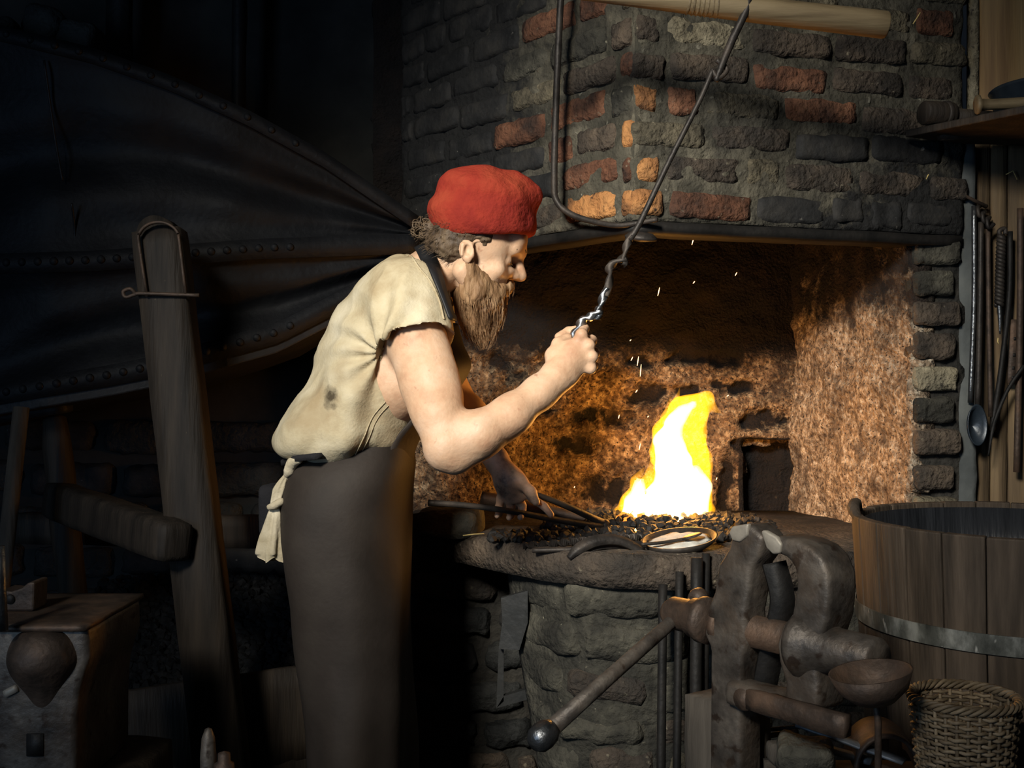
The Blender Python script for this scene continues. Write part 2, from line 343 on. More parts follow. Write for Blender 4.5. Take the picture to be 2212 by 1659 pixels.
GR = ((.016, .016, .015), 7, .53, .62)
M = dict(
    b_soot=mat('brick_sooty', [(.006, .0065, .007), (.016, .016, .016), (.03, .028, .025)], 12, .8, bump=.7, bscale=70, speck=((.16, .15, .13), 60, .70)),
    b_dark=mat('brick_dark', [(.02, .016, .013), (.062, .048, .036), (.11, .082, .058)], 10, .85, bump=1, bscale=75, speck=((.2, .17, .12), 70, .66), grime=GR),
    b_olive=mat('brick_grey_brown', [(.05, .044, .03), (.12, .102, .068), (.2, .17, .11)], 10, .9, bump=1, bscale=75, speck=((.26, .22, .15), 60, .66), grime=GR),
    b_pale=mat('brick_pale', [(.12, .1, .065), (.26, .225, .15), (.36, .32, .22)], 12, .9, bump=1, bscale=75, speck=((.05, .04, .03), 55, .64), grime=GR),
    b_orange=mat('brick_orange', [(.10, .045, .02), (.36, .16, .055), (.50, .25, .09)], 9, .9, bump=1, bscale=70, speck=((.05, .03, .02), 60, .63), grime=GR),
    b_red=mat('brick_red_brown', [(.035, .018, .012), (.13, .055, .03), (.24, .11, .06)], 10, .9, bump=1, bscale=70, speck=((.2, .16, .11), 65, .66), grime=GR),
    mortar=mat('lime_mortar', [(.03, .028, .02), (.075, .068, .05), (.15, .135, .098)], 9, .95, bump=1, bscale=50, speck=((.3, .28, .22), 50, .68), soot_shade=(.012, .012, .012), grime=GR),
    mortar_dk=mat('sooty_mortar', [(.012, .012, .011), (.03, .028, .024), (.05, .046, .038)], 9, .95, bump=.9, bscale=50),
    fire_wall=mat('scorched_plaster', [(.05, .03, .018), (.17, .11, .062), (.42, .32, .2)], 60, .95, bump=1, bscale=110, speck=((.02, .014, .010), 130, .56), soot_shade=(.006, .005, .005), grime=((.014, .009, .007), 9, .54, .9)),
    cheek_wall=mat('pale_scorched_plaster', [(.06, .04, .026), (.26, .19, .125), (.50, .43, .33)], 60, .95, bump=1, bscale=110, speck=((.02, .014, .010), 130, .58), soot_shade=(.006, .005, .005), grime=((.03, .02, .015), 11, .56, .85)),  # plaster lightened in colour for the light falling on this cheek
    stone=mat('grey_stone', [(.02, .019, .015), (.05, .047, .036), (.10, .093, .07)], 9, .9, bump=1, bscale=55, speck=((.24, .22, .16), 70, .68), grime=((.012, .012, .011), 8, .52, .7)),
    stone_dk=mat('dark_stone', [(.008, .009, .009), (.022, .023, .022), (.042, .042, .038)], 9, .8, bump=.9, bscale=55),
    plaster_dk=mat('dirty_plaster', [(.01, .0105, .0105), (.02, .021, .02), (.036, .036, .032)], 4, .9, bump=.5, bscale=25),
    dirt=mat('earth_floor', [(.008, .007, .006), (.02, .018, .015)], 6, .95, bump=.8, bscale=40),
    iron=mat('dark_iron', [(.02, .018, .017), (.04, .035, .031), (.065, .052, .042)], 18, .55, .5, bump=.25, bscale=90, rvar=.18),
    iron_rust=mat('rusty_iron', [(.035, .027, .022), (.075, .053, .04), (.12, .075, .05)], 16, .6, .45, bump=.35, bscale=80, rvar=.15),
    iron_vise=mat('worn_vise_iron', [(.04, .034, .029), (.085, .073, .062), (.15, .128, .105)], 16, .52, .45, bump=.32, bscale=80, rvar=.2, speck=((.035, .024, .018), 38, .60), grime=((.10, .068, .045), 10, .56, .6)),
    iron_tip=mat('worn_jaw_face', [(.2, .18, .15), (.32, .29, .24)], 20, .55, .3, bump=.2),
    steel=mat('bright_steel', [(.25, .25, .25), (.5, .5, .5)], 20, .3, .95, bump=.15, rvar=.12),
    steel_strip=mat('forged_strip', [(.10, .11, .12), (.2, .215, .23)], 25, .5, .35, bump=.2),
    steel_dk=mat('blued_steel', [(.08, .085, .09), (.2, .21, .22)], 20, .36, .9, bump=.3, bscale=120, rvar=.12),
    black_iron=mat('black_iron', [(.008, .008, .008), (.022, .02, .018)], 15, .6, .3, bump=.3),
    wood_dk=mat('dark_oak', [(.010, .008, .006), (.025, .019, .014), (.044, .033, .023)], 6, .7, bump=.4, bscale=35, stretch=(4, 4, .35), speck=((.35, .27, .14), 130, .76)),
    wood_tub=mat('weathered_tub_wood', [(.022, .016, .011), (.045, .033, .023), (.075, .056, .04)], 7, .8, bump=.5, bscale=30, stretch=(5, 5, .4)),
    wood_tub_in=mat('wet_tub_wood', [(.008, .009, .011), (.02, .022, .026)], 7, .35, bump=.5, bscale=30, stretch=(5, 5, .4)),
    wood_plank=mat('old_plank', [(.06, .042, .025), (.13, .09, .05), (.2, .14, .075)], 5, .8, bump=.4, bscale=25, stretch=(6, 6, .35)),
    wood_light=mat('bare_plank', [(.17, .1, .045), (.29, .185, .08), (.37, .25, .12)], 4, .7, bump=.25, bscale=25, stretch=(6, 6, .3)),
    wood_pole=mat('worn_pole_wood', [(.07, .05, .027), (.14, .105, .058), (.2, .155, .09)], 6, .6, bump=.3, bscale=25, stretch=(.35, 5, 5)),
    wood_bench=mat('bench_wood', [(.03, .026, .021), (.06, .051, .041), (.09, .077, .062)], 6, .85, bump=.4, bscale=30, stretch=(4, 4, .4)),
    leather=mat('old_black_leather', [(.003, .0035, .0045), (.006, .0065, .008), (.010, .011, .0125)], 5, .62, bump=.35, bscale=60, spec=.2),
    board=mat('bellows_board', [(.005, .006, .007), (.011, .011, .012), (.019, .018, .017)], 6, .6, bump=.3),
    skin=mat('skin', [(.40, .225, .135), (.51, .325, .205), (.56, .385, .265)], 14, .55, bump=.2, bscale=110, spec=.3, sss=.04, speck=((.36, .19, .115), 55, .68), soot_shade=(.10, .06, .04)),
    shirt=mat('linen', [(.27, .20, .11), (.43, .365, .24), (.53, .475, .35)], 6, .9, bump=.25, bscale=170, spec=.1, speck=((.28, .21, .12), 5, .57), soot_shade=(.07, .055, .035)),
    linen_edge=mat('linen_seam', [(.30, .24, .145), (.44, .375, .25)], 30, .9, bump=.5, bscale=120, spec=.1),
    grime=mat('charcoal_smudge', [(.05, .045, .035), (.16, .13, .09)], 40, .95, bump=.2),
    rag=mat('rag_linen', [(.36, .3, .19), (.6, .53, .39)], 12, .95, bump=.35, bscale=120, spec=.1),
    apron=mat('brown_leather', [(.018, .014, .011), (.027, .021, .017), (.036, .029, .023)], 5, .66, bump=.12, bscale=90, spec=.2),
    strap=mat('black_strap', [(.006, .006, .007), (.012, .012, .013)], 8, .55, bump=.2),
    trousers=mat('dark_trousers', [(.008, .008, .01), (.016, .015, .017)], 8, .9, bump=.3, bscale=150),
    boots=mat('boot_leather', [(.012, .009, .007), (.03, .02, .014)], 8, .5, bump=.2),
    felt=mat('red_felt', [(.15, .016, .013), (.215, .026, .016), (.26, .043, .022)], 9, .95, bump=.6, bscale=110, spec=.05),
    hair=mat('grey_brown_hair', [(.025, .016, .010), (.065, .042, .024), (.13, .09, .053)], 40, .6, bump=.6, bscale=150, stretch=(1, 1, .35)),
    beard=mat('brown_grey_beard', [(.09, .048, .022), (.22, .125, .06), (.36, .235, .13)], 35, .65, bump=.7, bscale=150, stretch=(1, 1, .3)),
    eye=mat('eye_white', [(.4, .36, .32)], 5, .2, bump=0),
    coal_dk=mat('dull_coal', [(.004, .004, .004), (.010, .010, .010), (.018, .017, .016)], 40, .8, bump=.4, spec=.1),
    coal=mat('coal', [(.005, .005, .005), (.013, .012, .011), (.026, .023, .02)], 40, .7, bump=.5, bscale=90),
    ash=mat('white_ash', [(.4, .38, .33), (.62, .6, .54)], 40, .95, bump=.5, bscale=90, speck=((.05, .045, .04), 90, .64)),
    wicker=mat('wicker', [(.045, .032, .019), (.11, .082, .05), (.2, .155, .1)], 18, .6, bump=.3, bscale=60),
    straw=mat('straw', [(.45, .33, .12), (.6, .47, .2)], 10, .7, bump=.1),
    enamel=mat('dark_blue_enamel', [(.012, .018, .026), (.03, .042, .055)], 12, .38, .2, bump=.15, spec=.5),
    hoop=mat('galvanised_hoop', [(.035, .038, .034), (.1, .105, .095), (.3, .31, .29)], 22, .5, .5, bump=.3, bscale=60, stretch=(1, 1, .5), speck=((.5, .5, .47), 45, .66)),
    water=mat('dark_water', [(.002, .0025, .003), (.004, .005, .006)], 3, .06, bump=.05, bscale=12, spec=.5),
    slate=mat('slate_plate', [(.016, .017, .017), (.035, .035, .033)], 8, .55, bump=.3),
    mudgrey=mat('bluish_render', [(.05, .056, .056), (.085, .093, .092), (.12, .128, .122)], 6, .95, bump=.4, bscale=40),
)

def emission(name, core, outer=None, noise=None, alpha=None):
    m = bpy.data.materials.new(name); m.use_nodes = True; nt = m.node_tree; N = nt.nodes; L = nt.links
    N.remove(N['Principled BSDF']); out = N['Material Output']; e = N.new('ShaderNodeEmission'); e.inputs[0].default_value = (*core[0], 1); e.inputs[1].default_value = core[1]
    if noise:
        tc = N.new('ShaderNodeTexCoord'); mp = N.new('ShaderNodeMapping'); mp.inputs['Scale'].default_value = (1, 1, .45); L.new(tc.outputs['Object'], mp.inputs[0])
        n1 = N.new('ShaderNodeTexNoise'); n1.inputs['Scale'].default_value = noise; n1.inputs['Detail'].default_value = 3; L.new(mp.outputs[0], n1.inputs['Vector'])
        r = N.new('ShaderNodeValToRGB'); r.color_ramp.elements[0].position = .36; r.color_ramp.elements[1].position = .62
        r.color_ramp.elements[0].color = (*core[0], 1); r.color_ramp.elements[1].color = (*outer, 1); L.new(n1.outputs[0], r.inputs[0]); L.new(r.outputs[0], e.inputs[0])
    if alpha is not None:
        t = N.new('ShaderNodeBsdfTransparent'); mx = N.new('ShaderNodeMixShader'); mx.inputs[0].default_value = alpha
        L.new(t.outputs[0], mx.inputs[1]); L.new(e.outputs[0], mx.inputs[2]); L.new(mx.outputs[0], out.inputs[0])
    else: L.new(e.outputs[0], out.inputs[0])
    return m
M['flame_core'] = emission('flame_core', ((1.0, .42, .08), 46))
def glow(name, col, strength):
    m = bpy.data.materials.new(name); m.use_nodes = True; nt = m.node_tree; N = nt.nodes; N.remove(N['Principled BSDF'])
    e = N.new('ShaderNodeEmission'); e.inputs[0].default_value = (*col, 1); e.inputs[1].default_value = strength; nt.links.new(e.outputs[0], N['Material Output'].inputs['Volume']); return m
M['flame_mid'] = glow('flame_body', (1.0, .40, .004), 40)
M['flame_hot'] = glow('flame_hot', (1.0, .80, .42), 70)
M['flame_wisp'] = glow('flame_wisp', (1.0, .46, .08), 70)
M['ember'] = emission('ember', ((1.0, .22, .03), 2.5))
M['spark'] = emission('spark', ((1.0, .55, .25), 5))

# ================================================================== SETTING
def face_frame(O, u):
    u = norm([u[0], u[1], 0]); n = np.array([u[1], -u[0], 0.])
    if n[1] > 0: n = -n
    return np.array([O[0], O[1], 0.]), u, n

def grid_wall(name, O, u, n, length, z0, z1, res, hf, mat_, parent, soot_shade=None, u0=0.0, thick=.1):
    nu = max(2, int((length-u0)/res)); nv = max(2, int((z1-z0)/res))
    U, Z = np.meshgrid(np.linspace(u0, length, nu+1), np.linspace(z0, z1, nv+1), indexing='ij')
    U = U.ravel(); Z = Z.ravel(); B = np.stack([U, np.zeros_like(U), Z], 1)
    h = hf(U, Z, B)
    V_ = O+U[:, None]*u+h[:, None]*n; V_[:, 2] += Z
    i = np.arange(nu)[:, None]*(nv+1)+np.arange(nv)[None, :]; i = i.ravel()
    Q = np.stack([i, i+nv+1, i+nv+2, i+1], 1)
    a = V_[Q[0, 1]]-V_[Q[0, 0]]; b = V_[Q[0, 3]]-V_[Q[0, 0]]
    if np.dot(np.cross(a, b), n) < 0: Q = Q[:, ::-1].copy()
    at = {'soot': soot_shade(U, Z)} if soot_shade else None
    o = add(name, V_, Q, mat_, parent, True, at); solid(o, thick); return o

def rough(amp, sc): return lambda U, Z, B: amp*noise3(B, sc, 3.3)+amp*.5*noise3(B, sc*3, 8.1)

def lay_bricks(parent, O, u, n, length, z0, rows, pitch, bl, depth, pick, u0=0., proud=.0, joint=.013, amp=.0035, name='brick', jitter=.01, r=.014, sag=0.0, seed=1, ends=None):
    rnd = random.Random(seed)
    for c in range(rows):
        a0, a1 = (u0, length) if ends is None else ends(c, u0, length)
        s = a0-(rnd.uniform(0, .08)+(.5*bl if c % 2 else 0)); first = True
        while s < a1-.02:
            l = bl*rnd.choice([1, 1, 1, .95, 1.05, .5]) if bl < .24 else bl*rnd.uniform(.55, 1.3)
            e = s+l; x0, x1 = max(s, a0), min(e, a1); s = e
            if x1-x0 < .045: continue
            uc = (x0+x1)/2; zc = z0+(c+.5)*pitch+rnd.uniform(-1, 1)*jitter*.5+sag*math.sin(uc*3+c)
            m = pick(uc, c, rnd)
            if m is None: continue
            hh = pitch-joint+rnd.uniform(-.5, .3)*jitter
            pr = proud+rnd.uniform(-.004, .005)
            ctr = O+u*uc+n*(pr-depth/2)+np.array([0, 0, zc])
            tilt = rnd.uniform(-.02, .02)
            ax = [u+np.array([0, 0, tilt]), np.array([0, 0, 1.])-u*tilt, n]
            v, f = rbox(ctr, ax, ((x1-x0-joint)/2, hh/2, depth/2), r, (10, 5, 2), amp, 30, rnd.uniform(0, 90))
            add(name, v, f, M[m], parent)

# ---- floor
def ground():
    nx, ny = 60, 50
    X, Y = np.meshgrid(np.linspace(-2.6, 2.2, nx+1), np.linspace(.3, 4.2, ny+1), indexing='ij')
    V_ = np.stack([X.ravel(), Y.ravel(), np.zeros(X.size)], 1); V_[:, 2] = .008*noise3(V_, 5, 1)-.008
    i = (np.arange(nx)[:, None]*(ny+1)+np.arange(ny)[None, :]).ravel(); Q = np.stack([i, i+ny+1, i+ny+2, i+1], 1)
    o = add('floor', V_, Q, M['dirt']); solid(o, .08); tag(o, kind='structure')
ground()

# ---- back wall behind the bellows: dirty plaster above, rough stones below
BW = 3.58
O_, u_, n_ = face_frame((-2.3, BW), (1, 0))
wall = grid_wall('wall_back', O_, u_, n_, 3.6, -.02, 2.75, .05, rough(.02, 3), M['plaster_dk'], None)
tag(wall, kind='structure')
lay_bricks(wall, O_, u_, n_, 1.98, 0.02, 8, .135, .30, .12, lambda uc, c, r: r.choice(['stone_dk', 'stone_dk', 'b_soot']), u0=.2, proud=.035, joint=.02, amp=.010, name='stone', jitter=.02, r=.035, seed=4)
for px, wd in ((262, 50), (522, 26)):
    a, b = P(px, -260, 3.4), P(px-8, 330, 3.4)
    v, f = rbox((a+b)/2, [b-a, (1, 0, 0), (0, 1, 0)], (np.linalg.norm(b-a)/2, S(wd, 3.4)/2, .03), .008, (10, 2, 2), .004)
    o = add('trim_%d' % (1 if px < 400 else 2), v, f, M['board']); tag(o, kind='structure')

# ---- plank wall to the right of the forge
WR = 2.86
wr = empty('wall_right', P(2160, 1659, WR), kind='structure')
edges = [2092, 2142, 2178, 2246, 2300, 2390]
for i in range(len(edges)-1):
    x0, x1 = P(edges[i], 0, WR)[0]+.002, P(edges[i+1], 0, WR)[0]-.002
    top = 1.83
    v, f = rbox(((x0+x1)/2, WR+.015, top/2), [(0, 0, 1), (1, 0, 0), (0, 1, 0)], (top/2, (x1-x0)/2, .014+.002*(i % 2)), .004, (24, 2, 2), .003, 6)
    add('plank', v, f, M['wood_plank'], wr)
for (xa, xb, m, y) in ((2092, 2112, 'b_pale', .012), (2112, 2260, 'wood_light', 0), (2263, 2400, 'wood_light', 0)):
    x0, x1 = P(xa, 0, WR)[0], P(xb, 0, WR)[0]
    v, f = rbox(((x0+x1)/2, WR+.016-y, 2.3), [(0, 0, 1), (1, 0, 0), (0, 1, 0)], (.466, (x1-x0)/2-.001, .016), .004, (12, 2, 2), .002, 6)
    add('plank', v, f, M[m], wr)

# ================================================================== THE FORGE
forge = empty('brick_forge', (0.35, 2.9, 0), 'large sooty brick forge with canted hood, open hearth and stone base', 'forge')
KC = (0.28, 2.55)                                   # hood corner in plan
uL = norm([-.217, .27, 0]); uR = norm([.754, .227, 0])
LL, LR = .975, .90; HZ = 1.578; PITCH = .0805; ROWS = 12
OL, uL, nL = face_frame(KC, uL); OR, uR, nR = face_frame(KC, uR)
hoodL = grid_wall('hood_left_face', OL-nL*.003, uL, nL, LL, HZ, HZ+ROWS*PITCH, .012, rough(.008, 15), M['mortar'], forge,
                  soot_shade=lambda U, Z: np.clip((U-.16)/.45, 0, 1)*1.15-.12, thick=.09)
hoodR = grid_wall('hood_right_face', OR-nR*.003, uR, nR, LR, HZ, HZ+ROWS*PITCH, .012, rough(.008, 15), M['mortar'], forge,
                  soot_shade=lambda U, Z: np.clip((U-.25)/.5, 0, 1)*np.clip(1-(Z-HZ)/.42, 0, 1)*1.0+np.clip(1-(Z-HZ)/.1, 0, 1)*.2, thick=.09)  # lower right darkened: soot, with falloff and shelf shade put into the colour

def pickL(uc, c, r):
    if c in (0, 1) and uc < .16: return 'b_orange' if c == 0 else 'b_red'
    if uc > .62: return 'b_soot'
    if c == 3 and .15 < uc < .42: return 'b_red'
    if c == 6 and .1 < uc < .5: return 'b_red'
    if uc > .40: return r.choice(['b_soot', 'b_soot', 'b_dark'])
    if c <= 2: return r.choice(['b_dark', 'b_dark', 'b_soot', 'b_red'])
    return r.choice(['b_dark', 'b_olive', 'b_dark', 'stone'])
def pickR(uc, c, r):
    if c == 0: return 'b_orange' if uc < .12 else ('b_red' if uc < .36 else 'b_soot')
    if c == 1 and uc < .14: return 'b_orange'
    if uc > .82: return 'b_olive' if c > 2 else 'b_dark'
    if uc > .5 and c < 3: return r.choice(['b_soot', 'b_dark'])  # dark bricks here also stand in for falloff and shelf shade
    if c < 3: return r.choice(['b_dark', 'b_dark', 'b_olive'])
    if c >= 5 and uc < .22: return r.choice(['b_pale', 'b_olive'])
    if c in (4, 5) and uc < .5: return r.choice(['b_red', 'b_olive', 'b_dark'])
    return r.choice(['b_olive', 'b_dark', 'b_dark', 'b_red'])
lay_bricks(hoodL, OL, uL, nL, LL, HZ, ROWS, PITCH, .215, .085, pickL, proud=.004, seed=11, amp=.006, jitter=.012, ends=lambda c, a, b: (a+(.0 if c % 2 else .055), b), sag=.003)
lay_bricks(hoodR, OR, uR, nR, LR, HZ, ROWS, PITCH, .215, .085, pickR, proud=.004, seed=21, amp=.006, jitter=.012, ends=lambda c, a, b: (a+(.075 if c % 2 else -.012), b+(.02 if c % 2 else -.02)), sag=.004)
# corner quoins filling the odd/even gap
for c in range(ROWS):
    ax = norm(uL if c % 2 else uR); nn = nL if c % 2 else nR
    if c % 2: continue
    ctr = np.array([KC[0], KC[1], HZ+(c+.5)*PITCH])+uL*.024-nL*.038
    v, f = rbox(ctr, [uL, (0, 0, 1), nL], (.024, PITCH/2-.007, .04), .016, (6, 4, 3), .006)
    add('brick', v, f, M['b_orange' if c in (0, 2) else ('b_red' if c == 4 else 'b_olive')], hoodL)
for c in range(1, ROWS, 2):
    ctr = np.array([KC[0], KC[1], HZ+(c+.5)*PITCH])+uR*.034-nR*.038
    v, f = rbox(ctr, [uR, (0, 0, 1), nR], (.034, PITCH/2-.007, .04), .016, (6, 4, 3), .006)
    add('brick', v, f, M['b_orange' if c in (1, 3) else 'b_dark'], hoodR)
# iron lintel under the hood, two straight lengths
for (O2, uu, nn, L2) in ((OL, uL, nL, LL), (OR, uR, nR, LR)):
    ctr = O2+uu*L2/2-nn*.045+np.array([0, 0, HZ-.016])
    v, f = rbox(ctr, [uu, (0, 0, 1), nn], (L2/2, .014, .045), .004, (20, 2, 2), .002, 8)
    add('lintel_bar', v, f, M['black_iron'], forge)
# unseen slab added over the hood to block world light from above
pts = [KC+tuple(), tuple((OL+uL*LL)[:2]), (-.33, 3.4), (1.14, 3.4), tuple((OR+uR*LR)[:2])]
v, f = prism([(x, y, HZ+ROWS*PITCH) for x, y in pts], (0, 0, .03)); add('flue_slab', v, f, M['b_soot'], forge, False)

# firebox back wall: scorched plaster, broken patches, tuyere niche
FB = 3.36
Of, uf, nf = face_frame((-.42, FB), (1, 0))
patches = [(1225, 785, 70, 28), (1405, 850, 62, 26), (1300, 900, 75, 26), (1235, 968, 62, 22), (1165, 880, 26, 20), (1110, 815, 30, 12), (1490, 845, 30, 16),
           (1590, 840, 40, 18), (1650, 905, 48, 28), (1625, 960, 60, 14), (1300, 1060, 55, 38), (1555, 1040, 30, 50), (1800, 922, 18, 24), (1380, 780, 30, 15), (1080, 790, 40, 20),
           (1190, 800, 28, 36), (1480, 770, 50, 16), (1570, 780, 46, 18)]
def fbmask(U, Z):
    B = np.stack([U, U*0, Z], 1); out = np.zeros_like(U); wob = noise3(B, 30, 5.5)*.9+noise3(B, 75, 2.5)*.5; U = U+.045*noise3(B, 9, 1.1)+.02*noise3(B, 24, 8.8); Z = Z+.02*noise3(B, 11, 4.1)
    for x, y, a, b in patches:
        p = P(x, y, FB); d = ((U+Of[0]-p[0])/S(a, FB))**2+((Z-p[2])/S(b, FB))**2
        out = np.maximum(out, np.clip((1.25-d-wob)*.9, 0, 1))
    return out
def fbh(U, Z, B):
    h = .022*noise3(B, 6, 2.2)+.012*noise3(B, 17, 6.1)+.006*noise3(B, 45, 1.7)-.035*fbmask(U, Z)
    a, b = P(1605, 955, FB), P(1722, 1110, FB); X = U+Of[0]
    inn = (X > a[0]) & (X < b[0]) & (Z < a[2]) & (Z > b[2]-.1); h = np.where(inn, h-.10, h)
    return h
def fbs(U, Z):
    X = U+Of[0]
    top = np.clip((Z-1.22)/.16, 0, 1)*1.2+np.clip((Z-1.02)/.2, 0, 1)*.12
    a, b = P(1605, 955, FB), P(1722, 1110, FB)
    inn = ((X > a[0]-.01) & (X < b[0]+.01) & (Z < a[2]+.01)).astype(float)  # niche recess set darker than the wall around it
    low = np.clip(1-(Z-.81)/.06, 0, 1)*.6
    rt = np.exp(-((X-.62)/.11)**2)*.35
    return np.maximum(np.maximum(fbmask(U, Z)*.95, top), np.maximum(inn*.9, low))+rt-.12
fbk = grid_wall('firebox_back', Of, uf, nf, 1.46, .70, 2.5, .0085, fbh, M['fire_wall'], forge, soot_shade=fbs, thick=.06)
# splayed right cheek of the firebox
A_, B_ = np.array([.845, 3.38]), np.array([1.004, 2.79])
Os, us, ns = face_frame(A_, B_-A_)
if ns[0] > 0: ns = -ns
def chs(U, Z):
    top = np.clip((Z-1.24)/.22, 0, 1)*1.0+np.clip(1-(Z-.82)/.06, 0, 1)*.5
    p = P(1800, 922, 3.2); return top*.95+.1*noise3(np.stack([U, U*0, Z], 1), 6, 4.4)-.18
chk = grid_wall('firebox_cheek', Os, us, ns, .60, .70, HZ+.3, .0085, lambda U, Z, B: .016*noise3(B, 8, 9)+.008*noise3(B, 25, 3)+.004*noise3(B, 55, 7), M['cheek_wall'], forge, soot_shade=chs, thick=.06)
# brick pier right of the opening, toothed edge, bluish render strip beside it
Op, up_, np_ = face_frame((1.020, 2.795), (1, .12))
pier = grid_wall('pier', Op-np_*.020, up_, np_, .135, .0, HZ, .022, rough(.006, 10), M['mortar_dk'], forge, thick=.10)
lay_bricks(pier, Op, up_, np_, .124, .03, 19, .0815, .6, .09, lambda uc, c, r: 'b_pale' if c == 14 else r.choice(['stone', 'b_dark', 'b_olive', 'b_dark']), proud=.006, seed=33, amp=.006, r=.016, ends=lambda c, a, b: (a-.018, b-(0.014 if c % 2 else 0)+random.uniform(-.006, .006)))
v, f = rbox(P(2084, 600, 2.845)*[1, 1, 0]+np.array([0, 0, .92]), [(0, 0, 1), (1, 0, 0), (0, 1, 0)], (.90, .022, .02), .006, (40, 3, 2), .006, 14)
add('render_strip', v, f, M['mudgrey'], forge)

# hearth slab
HT = .818
plan = [(-.30, 3.36), (-.27, 3.02), (-.10, 2.80), (.04, 2.62), (.16, 2.515), (.30, 2.475), (.52, 2.485), (.80, 2.53), (1.10, 2.62), (1.10, 2.80), (.86, 3.36)]
def hearth_slab():
    n = len(plan); ring = []
    pp = smoothpath([np.array([x, y, 0]) for x, y in plan[1:9]], 8)
    pl = [np.array([*plan[0], 0])]+pp+[np.array([*q, 0]) for q in plan[9:]]
    cen = np.array([.4, 2.95, 0]); V_ = []; rows = [(1.0, -.075), (1.012, -.05), (1.01, -.015), (.99, 0)]
    for k, (s, z) in enumerate(rows):
        for p in pl: V_.append(cen+(p-cen)*s+np.array([0, 0, HT+z]))
    V_ = np.array(V_); V_ += np.stack([noise3(V_, 12, 3+k) for k in range(3)], 1)*.007
    m = len(pl); Fc = []
    for k in range(len(rows)-1):
        for i in range(m): j = (i+1) % m; Fc.append((k*m+i, k*m+j, (k+1)*m+j, (k+1)*m+i))
    Fc.append(tuple(reversed(range(m)))); Fc.append(tuple((len(rows)-1)*m+i for i in range(m)))
    add('hearth_slab', V_, Fc, M['b_dark'], forge)
hearth_slab()

# rounded stone base: courses along a bowed front, left edge leaning in towards the ground
front = smoothpath([np.array(q) for q in [(-.02, 2.83, 0), (.05, 2.70, 0), (.14, 2.565, 0), (.26, 2.52, 0), (.50, 2.515, 0), (.80, 2.56, 0), (1.08, 2.65, 0)]], 10)
front = np.array(front); fl = np.concatenate([[0], np.cumsum(np.linalg.norm(np.diff(front, axis=0), axis=1))])
def fpt(s):
    p = np.array([np.interp(s, fl, front[:, k]) for k in range(3)]); q = np.array([np.interp(s+.01, fl, front[:, k]) for k in range(3)]); r = np.array([np.interp(s-.01, fl, front[:, k]) for k in range(3)])
    t = norm(q-r); return p, t, np.array([t[1], -t[0], 0.])
def left_edge(z): return .02+max(0, (.74-z))*.36
def base_core():
    zs = np.linspace(0, .745, 26); ss = np.linspace(0, 1, 60); V_ = []
    for z in zs:
        for s in ss:
            p, t, n = fpt(left_edge(z)+s*(fl[-1]-left_edge(z))); V_.append(p+n*.006+np.array([0, 0, z]))
    V_ = np.array(V_); nn = noise3(V_, 13, 2)*.016; V_ += np.stack([nn*0, nn, nn*.3], 1)
    m = 60; i = (np.arange(25)[:, None]*m+np.arange(m-1)[None, :]).ravel(); Q = np.stack([i, i+1, i+m+1, i+m], 1)
    o = add('base_mortar', V_, Q, M['stone'], forge); solid(o, .2); return o
base = base_core()
rnd = random.Random(5); z = .742; row = 0
while z > .02:
    hh = rnd.choice([.085, .10, .075, .115]) if row else .095
    s = left_edge(z-hh/2)+rnd.uniform(0, .02)
    while s < fl[-1]-.03:
        l = rnd.uniform(.12, .26) if row != 0 else rnd.uniform(.18, .26)
        l = min(l, fl[-1]-s); p, t, n = fpt(s+l/2)
        ctr = p-n*.045+np.array([0, 0, z-hh/2+rnd.uniform(-.006, .006)+.012*math.sin(s*4+row)])
        tl = rnd.uniform(-.05, .05)
        v, f = rbox(ctr, [t+np.array([0, 0, tl]), np.array([0, 0, 1])-t*tl, n], (l/2-.006, hh/2-.004, .062), .03, (8, 5, 3), .011, 16, rnd.uniform(0, 90))
        add('stone', v, f, M[rnd.choice(['stone', 'stone', 'b_olive', 'b_dark']) if s > .12 else rnd.choice(['stone', 'stone_dk'])], base)
        s += l
    z -= hh; row += 1
# dark brick jamb on the far side of the ash hole
Oj, uj, nj = face_frame((-.285, 2.98), (1, .05))
jamb = grid_wall('jamb', Oj-nj*.012, uj, nj, .50, .0, .745, .03, rough(.012, 9), M['mortar_dk'], forge, thick=.12)
lay_bricks(jamb, Oj, uj, nj, .36, .01, 7, .1, .26, .1, lambda uc, c, r: 'b_dark' if c in (1, 6) else r.choice(['stone_dk', 'b_soot']), proud=.012, seed=41, amp=.012, name='stone', joint=.016, r=.03)
# block of stone at the left end of the hearth, slate flap and its bracket under it
ctr = P(985, 1128, 2.88); v, f = rbox(ctr+np.array([-.02, 0, .0]), [(1, -.2, 0), (0, 0, 1), (.2, 1, 0)], (.085, .034, .07), .016, (8, 4, 4), .008, 14)
add('stone', v, f, M['stone'], jamb)
v, f = prism([P(1082, 1292, 2.70), P(1140, 1276, 2.68), P(1140, 1345, 2.68), P(1122, 1404, 2.69), P(1077, 1402, 2.7), P(1085, 1345, 2.7)], (0, .015, 0))
add('ash_flap', v, f, M['slate'], forge, False)
v, f = prism([P(1077, 1402, 2.73), P(1088, 1402, 2.73), P(1088, 1515, 2.73), P(1072, 1530, 2.73)], (0, .02, 0)); a2 = prism([P(1072, 1530, 2.73), P(1088, 1504, 2.73), P(1180, 1476, 2.73), P(1180, 1500, 2.73)], (0, .02, 0))
v, f = join([(v, f), a2]); add('flap_bracket', v, f, M['slate'], forge, False)

